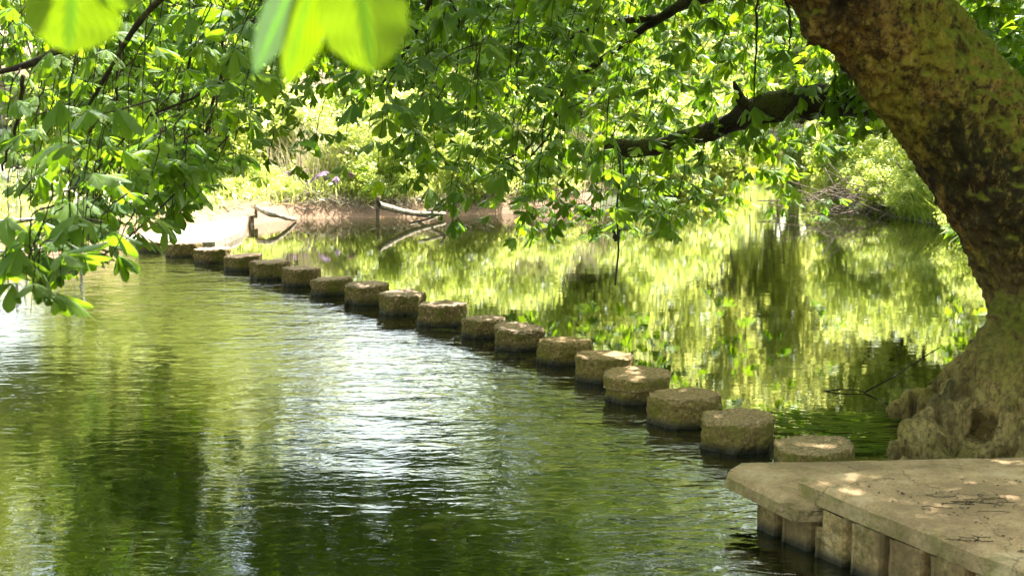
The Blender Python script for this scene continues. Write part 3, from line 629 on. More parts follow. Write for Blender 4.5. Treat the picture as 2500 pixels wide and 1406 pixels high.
# single hanging sprays that stand out in the photo
def special(px, py, d, n, size, key, up=.9, tint=.4, L_=.6, side=(.25, 0)):
    spray(reg[key][0], reg[key][1], at_d(px, py, d), L_, up, side, n, size, tint)
for a in [(1140, 330, 7.6, 1, .21, 'high'), (1262, 600, 17.6, 2, .25, 'high', 1.4), (1280, 560, 17.6, 3, .25, 'high', 1.4), (1312, 605, 17.3, 2, .25, 'high', 1.5), (1320, 575, 17.4, 2, .25, 'high', 1.5), (1340, 540, 17., 4, .22, 'high', 1.4), (1480, 560, 18., 3, .24, 'high', 1.4), (1520, 585, 18., 2, .24, 'high', 1.2), (1460, 590, 18., 2, .24, 'high', 1.2), (1600, 520, 17., 4, .24, 'high', 1.2), (1560, 500, 17., 4, .24, 'high', 1.2), (2040, 265, 10.6, 6, .18, 'low', .5), (2080, 280, 10.5, 6, .18, 'low', .5), (2110, 300, 10.3, 6, .18, 'low', .5), (2000, 290, 10.7, 6, .17, 'low', .5), (2060, 320, 10.8, 5, .17, 'low', .5), (2120, 330, 10.6, 5, .17, 'low', .5), (1960, 280, 10.9, 5, .17, 'low', .5), (2130, 260, 10.2, 6, .18, 'low', .4), (1700, 380, 11.6, 5, .17, 'low', .5), (1760, 390, 11.6, 5, .17, 'low', .5), (1640, 390, 11.6, 5, .17, 'low', .5), (2050, 230, 10.8, 6, .17, 'low', .5), (2090, 180, 10.6, 5, .17, 'low', .5), (2030, 160, 11., 5, .17, 'low', .5), (1710, 520, 13.6, 4, .2, 'low', 1.3), (1700, 500, 13.8, 4, .2, 'low', 1.3),
          (1160, 505, 11.5, 2, .19, 'high', .9, .9), (1045, 490, 10.5, 1, .19, 'middle', .8, .8), (950, 465, 10.2, 1, .19, 'middle', .8, .95), (650, 480, 9.6, 1, .18, 'middle', .8, .95), (525, 495, 9.2, 1, .19, 'middle', .8, .5), (430, 565, 9., 1, .18, 'left', .6, .5),
          (470, 440, 9., 3, .2, 'middle', .8, .5), (770, 360, 9.5, 2, .17, 'middle', .6, .2), (950, 310, 9.5, 3, .2, 'middle', .7, .9), (1410, 520, 13., 3, .2, 'high', 1., .5), (1480, 500, 13., 3, .2, 'high', 1., .5), (1590, 470, 13.5, 4, .2, 'high', 1., .4),
          (1890, 440, 14., 4, .2, 'low', .8, 1.), (1960, 430, 14., 4, .2, 'low', .8, 1.), (1930, 480, 14.5, 3, .2, 'low', .9, 1.), (1980, 390, 13.5, 4, .2, 'low', .6, .9), (1840, 440, 14., 2, .17, 'low', .8, .4),
          (75, 765, 5.1, 1, .17, 'left', .4, .2), (60, 735, 5.1, 2, .16, 'left', .4, .2), (105, 735, 5.2, 2, .15, 'left', .4, .2), (190, 685, 5.5, 2, .15, 'left', .4, .2), (265, 645, 5.8, 2, .15, 'left', .4, .3), (20, 690, 5.1, 2, .16, 'left', .4, .3), (80, 690, 5.2, 2, .20, 'left', .5, .3), (65, 640, 5.1, 2, .18, 'left', .5, .3), (200, 600, 5.6, 2, .16, 'left', .5, .2), (190, 650, 5.5, 1, .16, 'left', .4, .1), (250, 610, 5.7, 1, .19, 'left', .4, .35), (20, 600, 5.2, 2, .2, 'left', .5, .3), (330, 560, 6.4, 2, .18, 'left', .4, .8), (400, 500, 7.4, 3, .18, 'left', .4, .4), (170, 440, 6.3, 1, .24, 'left', .5, .6), (345, 560, 7.2, 4, .15, 'left', .4, .3), (385, 545, 7.4, 4, .15, 'left', .4, .3), (420, 520, 7.6, 4, .15, 'left', .4, .4), (330, 590, 6.8, 3, .14, 'left', .4, .3), (455, 490, 8., 4, .16, 'middle', .4, .4), (290, 610, 6.5, 3, .14, 'left', .4, .3)]:
    special(*a)
# the long low twig that carries the lowest spray
for _ in range(46):
    t = random.random(); px, py, d = 500 - 440 * t + random.gauss(0, 30), 400 + 290 * t + random.gauss(-20, 45), 7.4 - 2. * t + random.uniform(-.3, .5); special(px, py, d, 3, .135, 'left', .6, random.uniform(.1, .7), .4)
tube(reg['left'][0], spline([at_d(560, 330, 7.8), at_d(430, 470, 7.), at_d(300, 590, 6.2), at_d(180, 660, 5.7), at_d(80, 700, 5.2)], 24), np.linspace(.006, .003, 24), 6)
for a in [[(545, 60, 11.), (535, 200, 10.8), (510, 330, 10.6), (480, 430, 10.5)], [(470, 20, 9.), (460, 150, 9.1), (440, 260, 9.1), (420, 330, 9.2)], [(300, 80, 9.5), (285, 190, 9.4), (280, 270, 9.4), (255, 380, 9.3)], [(60, 190, 6.5), (40, 300, 6.7), (0, 420, 6.8)], [(560, 190, 9.), (470, 240, 9.), (340, 300, 9.), (230, 420, 9.)], [(1850, -20, 11), (1845, 100, 11), (1840, 250, 11.)], [(1920, -10, 10.6), (1930, 60, 10.6), (1925, 120, 10.5)], [(1090, -20, 12.), (1120, 60, 12.), (1115, 180, 12.)], [(1190, 400, 12.4), (1270, 375, 12.6), (1340, 310, 13)]]:
    tube(reg['middle'][0], spline([at_d(*p) for p in a], 16) + rng.normal(0, .006, (16, 3)), np.linspace(.012, .006, 16), 5)
nleaves = 0
for k, (tw, st) in reg.items():
    o = tw.build('twigs', M['twig'], limbs[k])
    lm = MB(); d = np.array([s[0][1] for s in st]); nleaves += len(st)
    for rows, sel in ((8, d < 9.8), (5, d >= 9.8)):
        ii = np.nonzero(sel)[0]
        if len(ii): put_leaves(lm, [st[i][0] for i in ii], [st[i][1] for i in ii], [st[i][2] for i in ii], rows, [min(1, max(0, st[i][3])) for i in ii])
    lm.build('foliage', M['leaf'], limbs[k])
print('chestnut leaves', nleaves)
# flower candles
for k, (px, py, d) in enumerate([(1420, 340, 12.), (1440, 110, 12.5), (1080, 60, 11.), (1440, 250, 12.2), (1475, 400, 12.6)]):
    p = at_d(px, py, d); mb = MB()
    for _ in range(46):
        t = random.random(); a = random.random() * 6.28; q = p + np.array([math.cos(a) * .035 * (1 - t * .7), math.sin(a) * .035 * (1 - t * .7), .2 * t - .1])
        s = .008; v = [q + rng.normal(0, s, 3) for _ in range(4)]; mb.add(v, [[0, 1, 2, 3]])
    tube(mb, [p - [0, 0, .1], p + [0, 0, .1]], .003, 4); mb.build('flower_spike', M['flower'], limbs['high'])

# ---------------------------------------------------------------- two out-of-focus sprays hanging close to the camera
def close_leaflet(parent, base, tip, width, pale=0., roll=0., label=None):
    b, t = at_d(*base), at_d(*tip); y = t - b; Ln = np.linalg.norm(y); y /= Ln; nrm = np.array([0, -1, .25]); nrm -= (nrm @ y) * y; nrm /= np.linalg.norm(nrm); x = np.cross(y, nrm)
    x, nrm = x * math.cos(roll) + nrm * math.sin(roll), -x * math.sin(roll) + nrm * math.cos(roll)
    V, F, U = leaflet(22, 1., .5, .10, .18, 9); edge = 1 + .03 * np.sin(U[:, 1] * 160); W = b + V[:, :1] * width * edge[:, None] * x + V[:, 1:2] * Ln * y + V[:, 2:] * Ln * .5 * nrm
    mb = MB(); mb.add(W, F, U, (random.random(), pale)); o = mb.build('leaflet', M['leaf_near'], parent)
    if label: o['label'] = label
def near_spray(label, hub, items):
    e = empty('leaf_spray', at_d(*hub), label, 'leaves', 'bright blurred leaf sprays hanging close to the lens'); st = MB()
    up = at_d(*hub) + np.array([.05, .1, .35]); tube(st, spline([up, (up + at_d(*hub)) / 2 + [.02, 0, 0], at_d(*hub)], 8), .0022, 6); st.build('stalk', M['twig'], e)
    for it in items: close_leaflet(e, hub, *it)
near_spray('blurred yellow-green leaves hanging close in the top left corner', (190, -190, 1.5), [((165, 128, 1.48), .105, 0, .2), ((330, 20, 1.5), .06, 0, .3), ((60, 0, 1.52), .06, 0, -.3)])
near_spray('blurred bright leaves, one pale and narrow, hanging close at the top edge', (840, -330, 1.5),
           [((908, 170, 1.44), .098, 0, .1), ((684, 205, 1.5), .050, 0, -.2), ((617, 190, 1.56), .042, 1., .3, 'pale grey-green narrow leaflet')])

# ---------------------------------------------------------------- rope
mb = MB(); p0 = at_d(1512, 372, 12.45); rp = [at_d(1512 + 3 * math.sin(k * .9) - k * .6, 372 + k * 27, 12.45) for k in range(13)]
tube(mb, spline(rp, 60), .009, 6)
kn = at_d(1503, 577, 12.45)
for a in range(7): tube(mb, [kn + rng.normal(0, .022, 3), kn + rng.normal(0, .02, 3), kn + rng.normal(0, .022, 3)], .013, 5)
tube(mb, spline([at_d(1520, 380, 12.45), at_d(1522, 430, 12.4), at_d(1519, 480, 12.45)], 14), .007, 5)
for a in np.linspace(0, 2 * math.pi, 2)[:1]:
    tube(mb, [at_d(1513, 372, 12.4) + np.array([0, math.cos(b) * .088 + .02, math.sin(b) * .088 - .01]) for b in np.linspace(0, 6.3, 20)], .010, 5)
tag(mb.build('rope', M['rope'], loc=p0), 'thin dark knotted rope hanging from the low bare limb down to the water', 'rope')

# ---------------------------------------------------------------- bank vegetation
def leafcloud(mb, n, centre, rad, size, lumps, droop=0., narrow=.55, flatz=1., r=rng):
    c = np.asarray(centre, float); rad = np.asarray(rad, float)
    L0 = r.normal(0, 1, (lumps, 3)); L0 /= np.linalg.norm(L0, axis=1)[:, None]; L0 *= (r.random(lumps) ** .45)[:, None] * .85
    L0[:, 2] = np.where(L0[:, 2] < -.55, -L0[:, 2] * .5, L0[:, 2]); lr = r.uniform(.16, .36, lumps)
    w = r.integers(0, lumps, n); d = r.normal(0, 1, (n, 3)); d /= np.linalg.norm(d, axis=1)[:, None]
    p = L0[w] + d * (lr[w] * r.random(n) ** .35)[:, None]; P = c + p * rad
    nr = d + np.array([0, 0, .7]) + r.normal(0, .5, (n, 3)); nr /= np.linalg.norm(nr, axis=1)[:, None]
    a = r.normal(0, 1, (n, 3)) + np.array([0, 0, -droop]); a -= (a * nr).sum(1)[:, None] * nr; a /= np.linalg.norm(a, axis=1)[:, None]; b = np.cross(nr, a)
    s = size * r.uniform(.6, 1.3, n)[:, None]
    V = np.stack([P - a * s, P + b * s * narrow, P + a * s, P - b * s * narrow + nr * s * .15], 1)
    F = np.arange(n * 4).reshape(-1, 4); lt = r.uniform(0, 1, lumps)
    t = np.clip(.6 * lt[w] + .4 * r.random(n), 0, 1); mb.add(V.reshape(-1, 3), F, tint=np.repeat(np.column_stack([t, np.zeros(n)]), 4, 0))
    return c + L0 * rad
def make_bush(name, n, rad, size, lumps, mat, **k):
    e = empty(name, (0, 0, 0)); f, s = MB(), MB(); Lc = leafcloud(f, n, (0, 0, rad[2] * .72), rad, size, lumps, **k)
    for c in Lc[:16]: tube(s, spline([np.array([c[0] * .12, c[1] * .12, -.1]), c * .5 + [0, 0, .05], c], 7), np.linspace(.022, .006, 7), 4)
    f.build('foliage', mat, e, smooth=False); s.build('stems', M['farbark'], e); return e
def make_tree(n, h, rad, size, lumps, r0, mat, lean=0.):
    e = empty('riverside_tree', (0, 0, 0)); f, s = MB(), MB(); zc = h - rad[2]
    Lc = leafcloud(f, n, (lean, 0, zc), rad, size, lumps)
    T = spline([[0, 0, -.3, r0 * 1.5], [0, 0, .3, r0], [lean * .3, .1, h * .35, r0 * .8], [lean * .7, 0, h * .65, r0 * .5], [lean, 0, h * .9, r0 * .15]], 24)
    rough_tube(s, T[::4], n=24, sides=10)
    for c in Lc[:26]:
        t = T[min(23, max(6, int(24 * (c[2] / h) * .72)))]; tube(s, spline([t[:3], (t[:3] + c) / 2 + [0, 0, -.15], c], 7), np.linspace(t[3] * .45, .012, 7), 5)
    f.build('crown', mat, e, smooth=False); s.build('trunk', M['farbark'], e); return e
def dup(o):
    c = o.copy(); C.objects.link(c)
    for ch in o.children: d = ch.copy(); C.objects.link(d); d.parent = c
    return c
used = set()
def place(proto, x, y, s, rz, label, cat, group, zoff=0., sz=1.):
    o = proto if proto.name not in used else dup(proto)
    used.add(proto.name); z = terrain([(x, y)])[0] + zoff
    o.location = (x, y, z); o.rotation_euler = (0, 0, rz); o.scale = (s, s, s * sz); tag(o, label, cat, group); return o
bA = make_bush('bush', 5200, (1.2, 1.1, 1.0), .055, 46, M['bush']); bB = make_bush('bush', 6500, (1.5, 1.3, 1.4), .07, 60, M['bush'], narrow=.4)
bC = make_bush('bush', 5200, (1.0, 1.0, .6), .045, 40, M['bush'], narrow=.3)
tA = make_tree(9500, 9, (3.2, 3.0, 3.4), .12, 70, .16, M['tree']); tB = make_tree(9000, 11, (2.6, 2.6, 4.2), .12, 70, .18, M['tree'], .5); tC = make_tree(10500, 8, (3.4, 3.2, 3.0), .11, 80, .15, M['bush'], -.4)
R2 = random.Random(11)
def onbank(lo, hi, x0, x1, y0, y1):
    for _ in range(400):
        x, y = R2.uniform(x0, x1), R2.uniform(y0, y1); s = river(np.array([[x, y]]))[0]
        if lo < s < hi: return x, y
    return None
for k in range(46):
    q = onbank(.1, 1.6, 2, 16, 31, 72)
    if q: place(R2.choice([bA, bB]), *q, R2.uniform(.7, 1.5), R2.random() * 6, 'bush overhanging the water far up the river', 'bush', 'bushes far up the river', -.1)
for k in range(40):
    q = onbank(.5, 14, 8, 44, 66, 125)
    if q: place(R2.choice([bB, bB, bA]), *q, R2.uniform(2.2, 3.6), R2.random() * 6, 'rounded bush far off where the river bends away', 'bush', 'bushes where the river bends away', -.2)
GB = 'sunlit bushes along the far river bank'
for k in range(52):
    q = onbank(.45, 2.2, -4.0, 5, 26, 36)
    if q: place(R2.choice([bA, bC]), *q, R2.uniform(.35, .95), R2.random() * 6, 'low sunlit bush at the edge of the far bank', 'bush', 'low bushes at the edge of the far bank', -.05)
for k in range(64):
    q = onbank(2.2, 9, -9, 13, 27, 60)
    if q: place(R2.choice([bA, bB, bB]), *q, R2.uniform(.8, 1.35), R2.random() * 6, 'bright yellow-green bush on the slope of the far bank', 'bush', GB, -.1)
for k in range(20):
    q = onbank(.1, 1.0, 6, 10, 22, 38)
    if q: place(R2.choice([bA, bC]), *q, R2.uniform(.5, .9), R2.random() * 6, 'low bush at the waterline of the right-hand bank', 'bush', 'low bushes along the right-hand waterline', -.05)
for k in range(40):
    q = onbank(.8, 5, 7, 24, 14, 66)
    if q: place(R2.choice([bA, bB]), *q, R2.uniform(.9, 1.4), R2.random() * 6, 'leafy bush on the shaded right-hand bank behind the big trunk', 'bush', 'bushes on the bank behind the big trunk', -.1)
for x, y, p, s, lb in [(-17.5, 36.5, tB, 1.4, 0), (-11.5, 34, tC, .9, 0), (15.5, 82, tA, 2.1, 0), (11, 72, tB, 1.9, 0), (20, 97, tB, 2.4, 0), (4.2, 43, tC, .9, 0), (2.2, 36, tC, .7, 0), (-22, 34, tC, 1.2, 0), (-18, 27, tB, 1.1, 0), (-15, 20, tA, 1.1, 2), (-14, 12, tC, 1.3, 2), (-15, 4, tA, 1.5, 2), (-20, 14, tB, 1.6, 2), (-10, -6, tA, 1.6, 2), (0, -8, tC, 1.7, 2), (9, -6, tA, 1.6, 2), (14, 3, tB, 1.5, 2), (-3, -14, tA, 2.2, 2), (10, 8, tC, 1.3, 2), (16, 36, tB, 1.5, 1), (13, 44, tA, 1.5, 1), (18, 56, tB, 1.8, 1), (22, 68, tA, 2.2, 1), (30, 84, tB, 2.4, 1),(-20, 42, tA, 1.5, 0), (-15.5, 38, tC, 1.35, 0), (-12.2, 42, tB, 1.3, 0), (-9.6, 37, tC, 1.15, 0), (-6.4, 38, tA, .68, 0), (-13, 50, tA, 1.2, 0), (-1.0, 44, tC, .62, 0), (2.2, 41, tA, 1.15, 0), (4.2, 47, tB, 1.4, 0), (1, 56, tC, 1.3, 0), (8.0, 63, tB, 1.5, 0), (6, 75, tA, 1.7, 0), (12.5, 84, tC, 1.8, 0), (18, 100, tA, 2.2, 0), (-3.5, 60, tC, .75, 0), (-26, 50, tB, 1.2, 0), (30, 120, tA, 2.6, 0), (10, 110, tB, 2.6, 0),
                       (14, 40, tA, 1.2, 1), (12.5, 31, tC, 1.05, 1), (16, 50, tB, 1.6, 1), (19, 62, tA, 1.5, 1), (24, 78, tC, 1.7, 1), (12, 22, tB, 1., 1), (17, 28, tA, 1.2, 1), (21, 44, tC, 1.4, 1), (11, 15, tC, .9, 1)]:
    if lb == 0: place(p, x, y, s, R2.random() * 6, 'tall light-green tree rising behind the far bank', 'tree', 'trees behind the far bank', -.1)
    else: place(p, x, y, s, R2.random() * 6, 'leafy tree behind the right-hand bank or, out of view, added to block sky light', 'tree', 'trees behind the right-hand bank', -.1)  # trees left of view and behind the camera: unseen, added to block sky light

for x, y, s_ in ((-5.5, 26.7, .45), (-5.0, 27.6, .6), (-6.3, 27.7, .55), (-7.0, 28.8, .7), (-4.5, 26.9, .4)): place(bC, x, y, s_, R2.random() * 6, 'small sunlit bush behind the pale landing', 'bush', 'small bushes behind the pale landing', -.05)
for x, y, s_ in ((8.25, 26.3, .6), (8.5, 24.8, .6), (8.05, 27.3, .5), (8.4, 25.5, .55)): place(bA, x, y, s_, R2.random() * 6, 'low bush at the waterline of the right-hand bank', 'bush', 'low bushes along the right-hand waterline', -.08)
# willow-like bushes and dead brushwood on the right bank
w0 = make_bush('willow_bush', 9000, (1.5, 1.3, 1.15), .06, 60, M['willow'], droop=2.5, narrow=.22)
p = at_z(2110, 480, 0); place(w0, p[0] + .5, 31.5, 1.15, 0, 'pale feathery willow bush overhanging the water left of the leaning trunk', 'bush', None, -.1, 1.15)
p = at_z(2260, 530, 0); place(w0, 8.7, 28.0, .8, 2., 'darker willow bush right against the edge of the leaning trunk', 'bush', None, 0, 1.1)
place(w0, 8.1, 30.0, .55, 4., 'small willow bush low over the water in front of the feathery one', 'bush', None, -.1, 1.)
p = at_z(2200, 540, 0)
mb = MB()
for _ in range(130):
    c = np.array([7.6 + random.gauss(0, .75), 27.6 + random.gauss(0, .5), abs(random.gauss(.25, .3))]); a = random.gauss(0, .8); l = random.uniform(.25, .8)
    dv_ = np.array([math.cos(a), random.gauss(0, .4), math.sin(a) * .8]) * l; tube(mb, spline([c - dv_, c + rng.normal(0, .07, 3), c + dv_], 7), np.linspace(.013, .005, 7), 4)
tag(mb.build('brushwood', M['brush'], loc=(7.6, 27.6, 0)), 'tangle of bare dead twigs at the waterline left of the leaning trunk', 'brushwood')

# second chestnut behind the trunk, upper right
t2 = empty('horse_chestnut_tree', (7.0, 15.5, .4), 'dark chestnut trunk with bright leaves in the top right corner behind the leaning trunk', 'tree')
mb = MB(); rough_tube(mb, [[7.2, 15.6, 0, .42], [7.0, 15.6, 1.5, .36], [6.5, 15.6, 3., .34], [6.1, 15.6, 4.5, .3], [5.6, 15.8, 6.5, .22]], n=40, sides=20); mb.build('trunk', M['limb'], t2)
tw, st = MB(), []
for _ in range(150):
    px, py, d = random.uniform(2300, 2620), random.uniform(-200, 320), random.uniform(10.5, 14.5); spray(tw, st, at_d(px, py, d), random.uniform(.5, .9), .3, (.5, .2), 5, .2, random.uniform(.1, .8))
for _ in range(45):
    px, py, d = random.uniform(2290, 2560), random.uniform(540, 800), random.uniform(15.5, 20); 
    q = at_d(px, py, d)
    if q[2] > .25: spray(tw, st, q, random.uniform(.5, .9), .7, (.6, .2), 5, .2, .8)
tw.build('twigs', M['twig'], t2); lm = MB(); put_leaves(lm, [s[0] for s in st], [s[1] for s in st], [s[2] for s in st], 5, [min(1, max(0, s[3])) for s in st]); lm.build('crown', M['leaf'], t2)

# ground cover: leafy undergrowth on the banks
mb = MB(); n = 300000
P = np.column_stack([rng.uniform(-18, 22, n), rng.uniform(14, 70, n)]); s = river(P); dens = np.where(s > .35, np.exp(-np.clip(s - 6, 0, None) / 6), 0)
land = ((P[:, 0] + 6.7) ** 2 / 2.6 + (P[:, 1] - 22.8) ** 2 / 6) < 1
pth = (P[:, 0] < -6.6) & (P[:, 1] > 17) & (P[:, 1] < 33)
keep = (rng.random(n) < dens) & ~land & ~(pth & (rng.random(n) < .75)); P = P[keep]; z = terrain(P); n = len(P)
hgt = rng.uniform(.02, .42, n) * rng.uniform(.4, 1, n); a = rng.random(n) * 6.283; sz_ = rng.uniform(.022, .06, n) * (1 + np.clip(P[:, 1] - 26, 0, 60) / 22)
ax = np.column_stack([np.cos(a), np.sin(a), rng.normal(.1, .5, n)]); bx = np.column_stack([-np.sin(a), np.cos(a), rng.normal(0, .5, n)]); c3 = np.column_stack([P, z + hgt])
V = np.stack([c3 - ax * sz_[:, None], c3 + bx * sz_[:, None] * .5, c3 + ax * sz_[:, None], c3 - bx * sz_[:, None] * .5], 1)
mb.add(V.reshape(-1, 3), np.arange(n * 4).reshape(-1, 4), tint=np.repeat(np.column_stack([rng.random(n), np.zeros(n)]), 4, 0))
tag(mb.build('undergrowth', M['bush'], smooth=False), 'low leafy undergrowth covering the banks', 'undergrowth', kind='stuff')
def blades(name, n, cx, cy, sx_, sy_, h0, h1, mat, label, cat, lean=.25, w=.008, kind='stuff', smin=.12):
    mb = MB(); x = rng.normal(cx, sx_, n); y = rng.normal(cy, sy_, n); P = np.column_stack([x, y]); s = river(P); P = P[s > smin]; n = len(P); z = terrain(P); h = rng.uniform(h0, h1, n)
    l = rng.normal(0, lean, (n, 2)) * h[:, None]; b = np.column_stack([P, z]); a = rng.random(n) * 6.28; wv = np.column_stack([np.cos(a), np.sin(a), np.zeros(n)]) * w
    m_ = b + np.column_stack([l * .35, h * .6]); t = b + np.column_stack([l, h]); V = np.stack([b - wv, b + wv, m_ + wv * .8, m_ - wv * .8, t + wv * .15, t - wv * .15], 1)
    F = np.array([[0, 1, 2, 3], [3, 2, 4, 5]]); FF = (F[None] + (np.arange(n) * 6)[:, None, None]).reshape(-1, 4); mb.add(V.reshape(-1, 3), FF, tint=np.repeat(np.column_stack([rng.random(n), np.zeros(n)]), 6, 0))
    return tag(mb.build(name, mat, smooth=False), label, cat, kind=kind)
blades('dry_grass', 800, -3.3, 28.6, .8, .6, .7, 1.6, M['straw'], 'pale dry grass stalks standing among the far bank bushes', 'grass', .35)
blades('dry_grass', 900, .8, 30.5, 1., .7, .6, 1.4, M['straw'], 'pale dry stems behind the fallen branch on the far bank', 'grass', .35)
blades('bank_grass', 5000, -1.5, 27.2, 2.6, .5, .12, .42, M['bush'], 'green grass fringe along the foot of the far bank', 'grass', .5, smin=.35)
blades('dry_grass', 1600, -2.2, 26.9, 2.0, .3, .08, .28, M['straw'], 'short straw along the muddy edge of the far bank', 'grass', .9)
blades('bank_grass', 1800, -8.2, 24, 1.3, 3.5, .15, .5, M['bush'], 'grass tufts beside the pale path on the left bank', 'grass', .4)
blades('bank_grass', 4500, 8.05, 25.2, .35, 2.2, .12, .5, M['willow'], 'drooping grass on the right-hand bank beside the leaning trunk', 'grass', .6, w=.012, smin=.01)
# purple-leaved plant
pp = at_z(760, 520, .2); e = empty('purple_plant', (pp[0], 27.2, .2), 'dark plant with purple and mauve pointed leaves on the far bank', 'plant'); lm = MB(); sm = MB()
for k in range(22):
    a = random.random() * 6.28; c = np.array([pp[0] + random.gauss(0, .35), 27.2 + random.gauss(0, .2), .65 + random.gauss(0, .22)])
    put_leaves(lm, [c], [a], [.22], 5, [random.random()]); tube(sm, spline([np.array([pp[0], 27.2, .1]), (c + np.array([pp[0], 27.2, .1])) / 2 + rng.normal(0, .04, 3), c], 6), .006, 4)
lm.build('foliage', M['purple'], e); sm.build('stems', M['twig'], e)

# ---------------------------------------------------------------- far landing, paths, posts, fallen branch
LP = [at_z(425, 590, .12)[:2], at_z(525, 588, .12)[:2], at_z(592, 560, .12)[:2], at_z(610, 522, .12)[:2], at_z(560, 508, .12)[:2], at_z(470, 500, .12)[:2], at_z(300, 520, .12)[:2], at_z(300, 585, .12)[:2]]
c_ = np.mean(LP, 0); LP = sorted(LP, key=lambda q: math.atan2(q[1] - c_[1], q[0] - c_[0]))
mb = MB(); slab(mb, LP, -.3, .13, .03, 20, .12); o = mb.build('landing', M['path'], loc=(c_[0], c_[1], 0), smooth=False); tag(o, 'pale sunlit concrete landing at the far end of the stepping stones', 'landing')
def strip(name, pts, w, z, label, mat=M['path']):
    q = spline([[x, y] for x, y in pts], 40); d = np.gradient(q, axis=0); d /= np.linalg.norm(d, axis=1)[:, None]; nn = np.column_stack([-d[:, 1], d[:, 0]])
    l, r = q + nn * w / 2, q - nn * w / 2; zz = np.maximum(terrain(l), terrain(r)) + z; mb = MB(); V = np.concatenate([np.column_stack([l, zz]), np.column_stack([r, zz]), np.column_stack([l + nn * .02, zz - .15]), np.column_stack([r - nn * .02, zz - .15])])
    i = np.arange(39); F = np.concatenate([np.stack([i, i + 40, i + 41, i + 1], 1), np.stack([i, i + 1, i + 81, i + 80], 1), np.stack([i + 40, i + 120, i + 121, i + 41], 1)]); mb.add(V, F)
    tag(mb.build(name, mat), label, kind='structure')
strip('path', [(-6.9, 23.4), (-8.0, 25.5), (-10.5, 27.6), (-16, 29.2), (-28, 30)], 1.7, .06, 'pale sunlit path leading away from the landing')
strip('footpath', [(-12.5, 34.0), (-9.0, 33.6), (-6.8, 34.6), (-3.8, 38)], 1.2, .06, 'pale upper footpath seen through the hanging leaves')
def post(px, py, h, r, label, d=None, zb_=-.4):
    p = at_z(px, py, 0); mb = MB(); rough_tube(mb, [[p[0], p[1], zb_, r], [p[0] + .01, p[1], h * .5, r * .95], [p[0] + .02, p[1], h, r * .85]], n=14, sides=9, amp=.12); tag(mb.build('wooden_post', M['wood'], loc=(p[0], p[1], 0)), label, 'post')
post(624, 545, .34, .035, 'thin weathered wooden post at the water beside the pale landing')
post(922, 533, .42, .045, 'dark wooden post standing in the shallows beside the fallen branch')
mb = MB(); p = at_z(602, 556, 0); 
for k in range(1):
    x0, y0 = p[0] + .02 * k, p[1] + .15 + .42 * k
    slab(mb, [(x0, y0), (x0 + .05, y0), (x0 + .05, y0 + .38), (x0, y0 + .38)], -.3, -.02 * k + .2, .01, k)
tag(mb.build('edging_board', M['wood'], loc=(p[0], p[1], 0)), 'brown upright edging boards retaining the end of the pale landing', 'board')
mb = MB()
def zn(px, py, z, r): q = at_z(px, py, z); return [q[0], q[1], z, r]
rough_tube(mb, [zn(925, 500, .40, .065), zn(950, 508, .32, .06), zn(985, 517, .22, .055), zn(1030, 522, .14, .05), zn(1085, 522, .09, .035)], n=26, sides=9)
rough_tube(mb, [zn(1020, 522, .09, .04), zn(1060, 512, .2, .035), zn(1085, 500, .3, .03), zn(1075, 488, .42, .025)], n=18, sides=8)
rough_tube(mb, [zn(1085, 503, .28, .03), zn(1050, 495, .35, .035), zn(1020, 488, .4, .03)], n=14, sides=8)
rough_tube(mb, [zn(1000, 522, .1, .03), zn(1050, 530, .02, .022), zn(1100, 533, -.05, .012)], n=14, sides=7)
o = mb.build('fallen_branch', M['deadwood'], loc=(at_z(985, 520, 0))); tag(o, 'bleached forked fallen branch at the foot of the far bank', 'branch')
mb = MB(); rough_tube(mb, [zn(628, 508, .30, .05), zn(655, 520, .26, .055), zn(690, 530, .16, .045), zn(722, 537, .03, .03)], n=20, sides=9); tag(mb.build('fallen_branch', M['deadwood'], loc=at_z(660, 530, 0)), 'short bleached driftwood branch between the landing post and the purple plant', 'branch')
# twig debris on the mud
mb = MB()
for _ in range(300):
    x = random.uniform(-4.6, 1.4); y = np.interp(x, [-4.2, -1.5, 1.2], [26.3, 26.7, 28.0]) + random.uniform(.0, 1.1); z = terrain([(x, y)])[0] + .04; a = random.gauss(0, .5); l = random.uniform(.1, .45)
    tube(mb, [(x, y, z), (x + math.cos(a) * l * .5, y + random.gauss(0, .05), z + random.uniform(0, .1)), (x + math.cos(a) * l, y + random.gauss(0, .1), z + random.uniform(-.02, .15))], .010, 4)
tag(mb.build('driftwood_debris', M['deadwood']), 'broken twigs strewn along the muddy foot of the far bank', 'debris', kind='stuff')

# railing and timber fence on the left bank
def railing(name, x0, y0, x1, y1, h, nb, label, z=None, post_r=.022):
    z = terrain([((x0 + x1) / 2, (y0 + y1) / 2)])[0] if z is None else z; e = empty(name, (x0, y0, z), label, 'railing'); a, b = np.array([x0, y0, z]), np.array([x1, y1, z])
    for hh in (h, .12): m_ = MB(); tube(m_, [a + [0, 0, hh], b + [0, 0, hh]], .018, 8); m_.build('rail', M['rail'], e)
    m_ = MB()
    for k in range(1, nb): q = a + (b - a) * k / nb; tube(m_, [q + [0, 0, .12], q + [0, 0, h]], .007, 5)
    m_.build('bars', M['rail'], e)
    for k in (0, .5, 1): q = a + (b - a) * k; m_ = MB(); tube(m_, [q - [0, 0, .3], q + [0, 0, h + .04]], post_r, 8); m_.build('post', M['rail'], e)
railing('metal_railing', -7.7, 18.2, -6.3, 19.6, .55, 16, 'low metal railing with thin bars at the water behind the lowest hanging leaves', .1)
railing('metal_railing', -14.5, 31.2, -7.6, 31.6, .9, 60, 'long metal railing beside the pale path on the left bank')
fe = empty('timber_fence', (-15, 36, terrain([(-13, 36)])[0]), 'pinkish brown timber fence seen through leaves at the far left', 'fence'); zf = fe.location.z
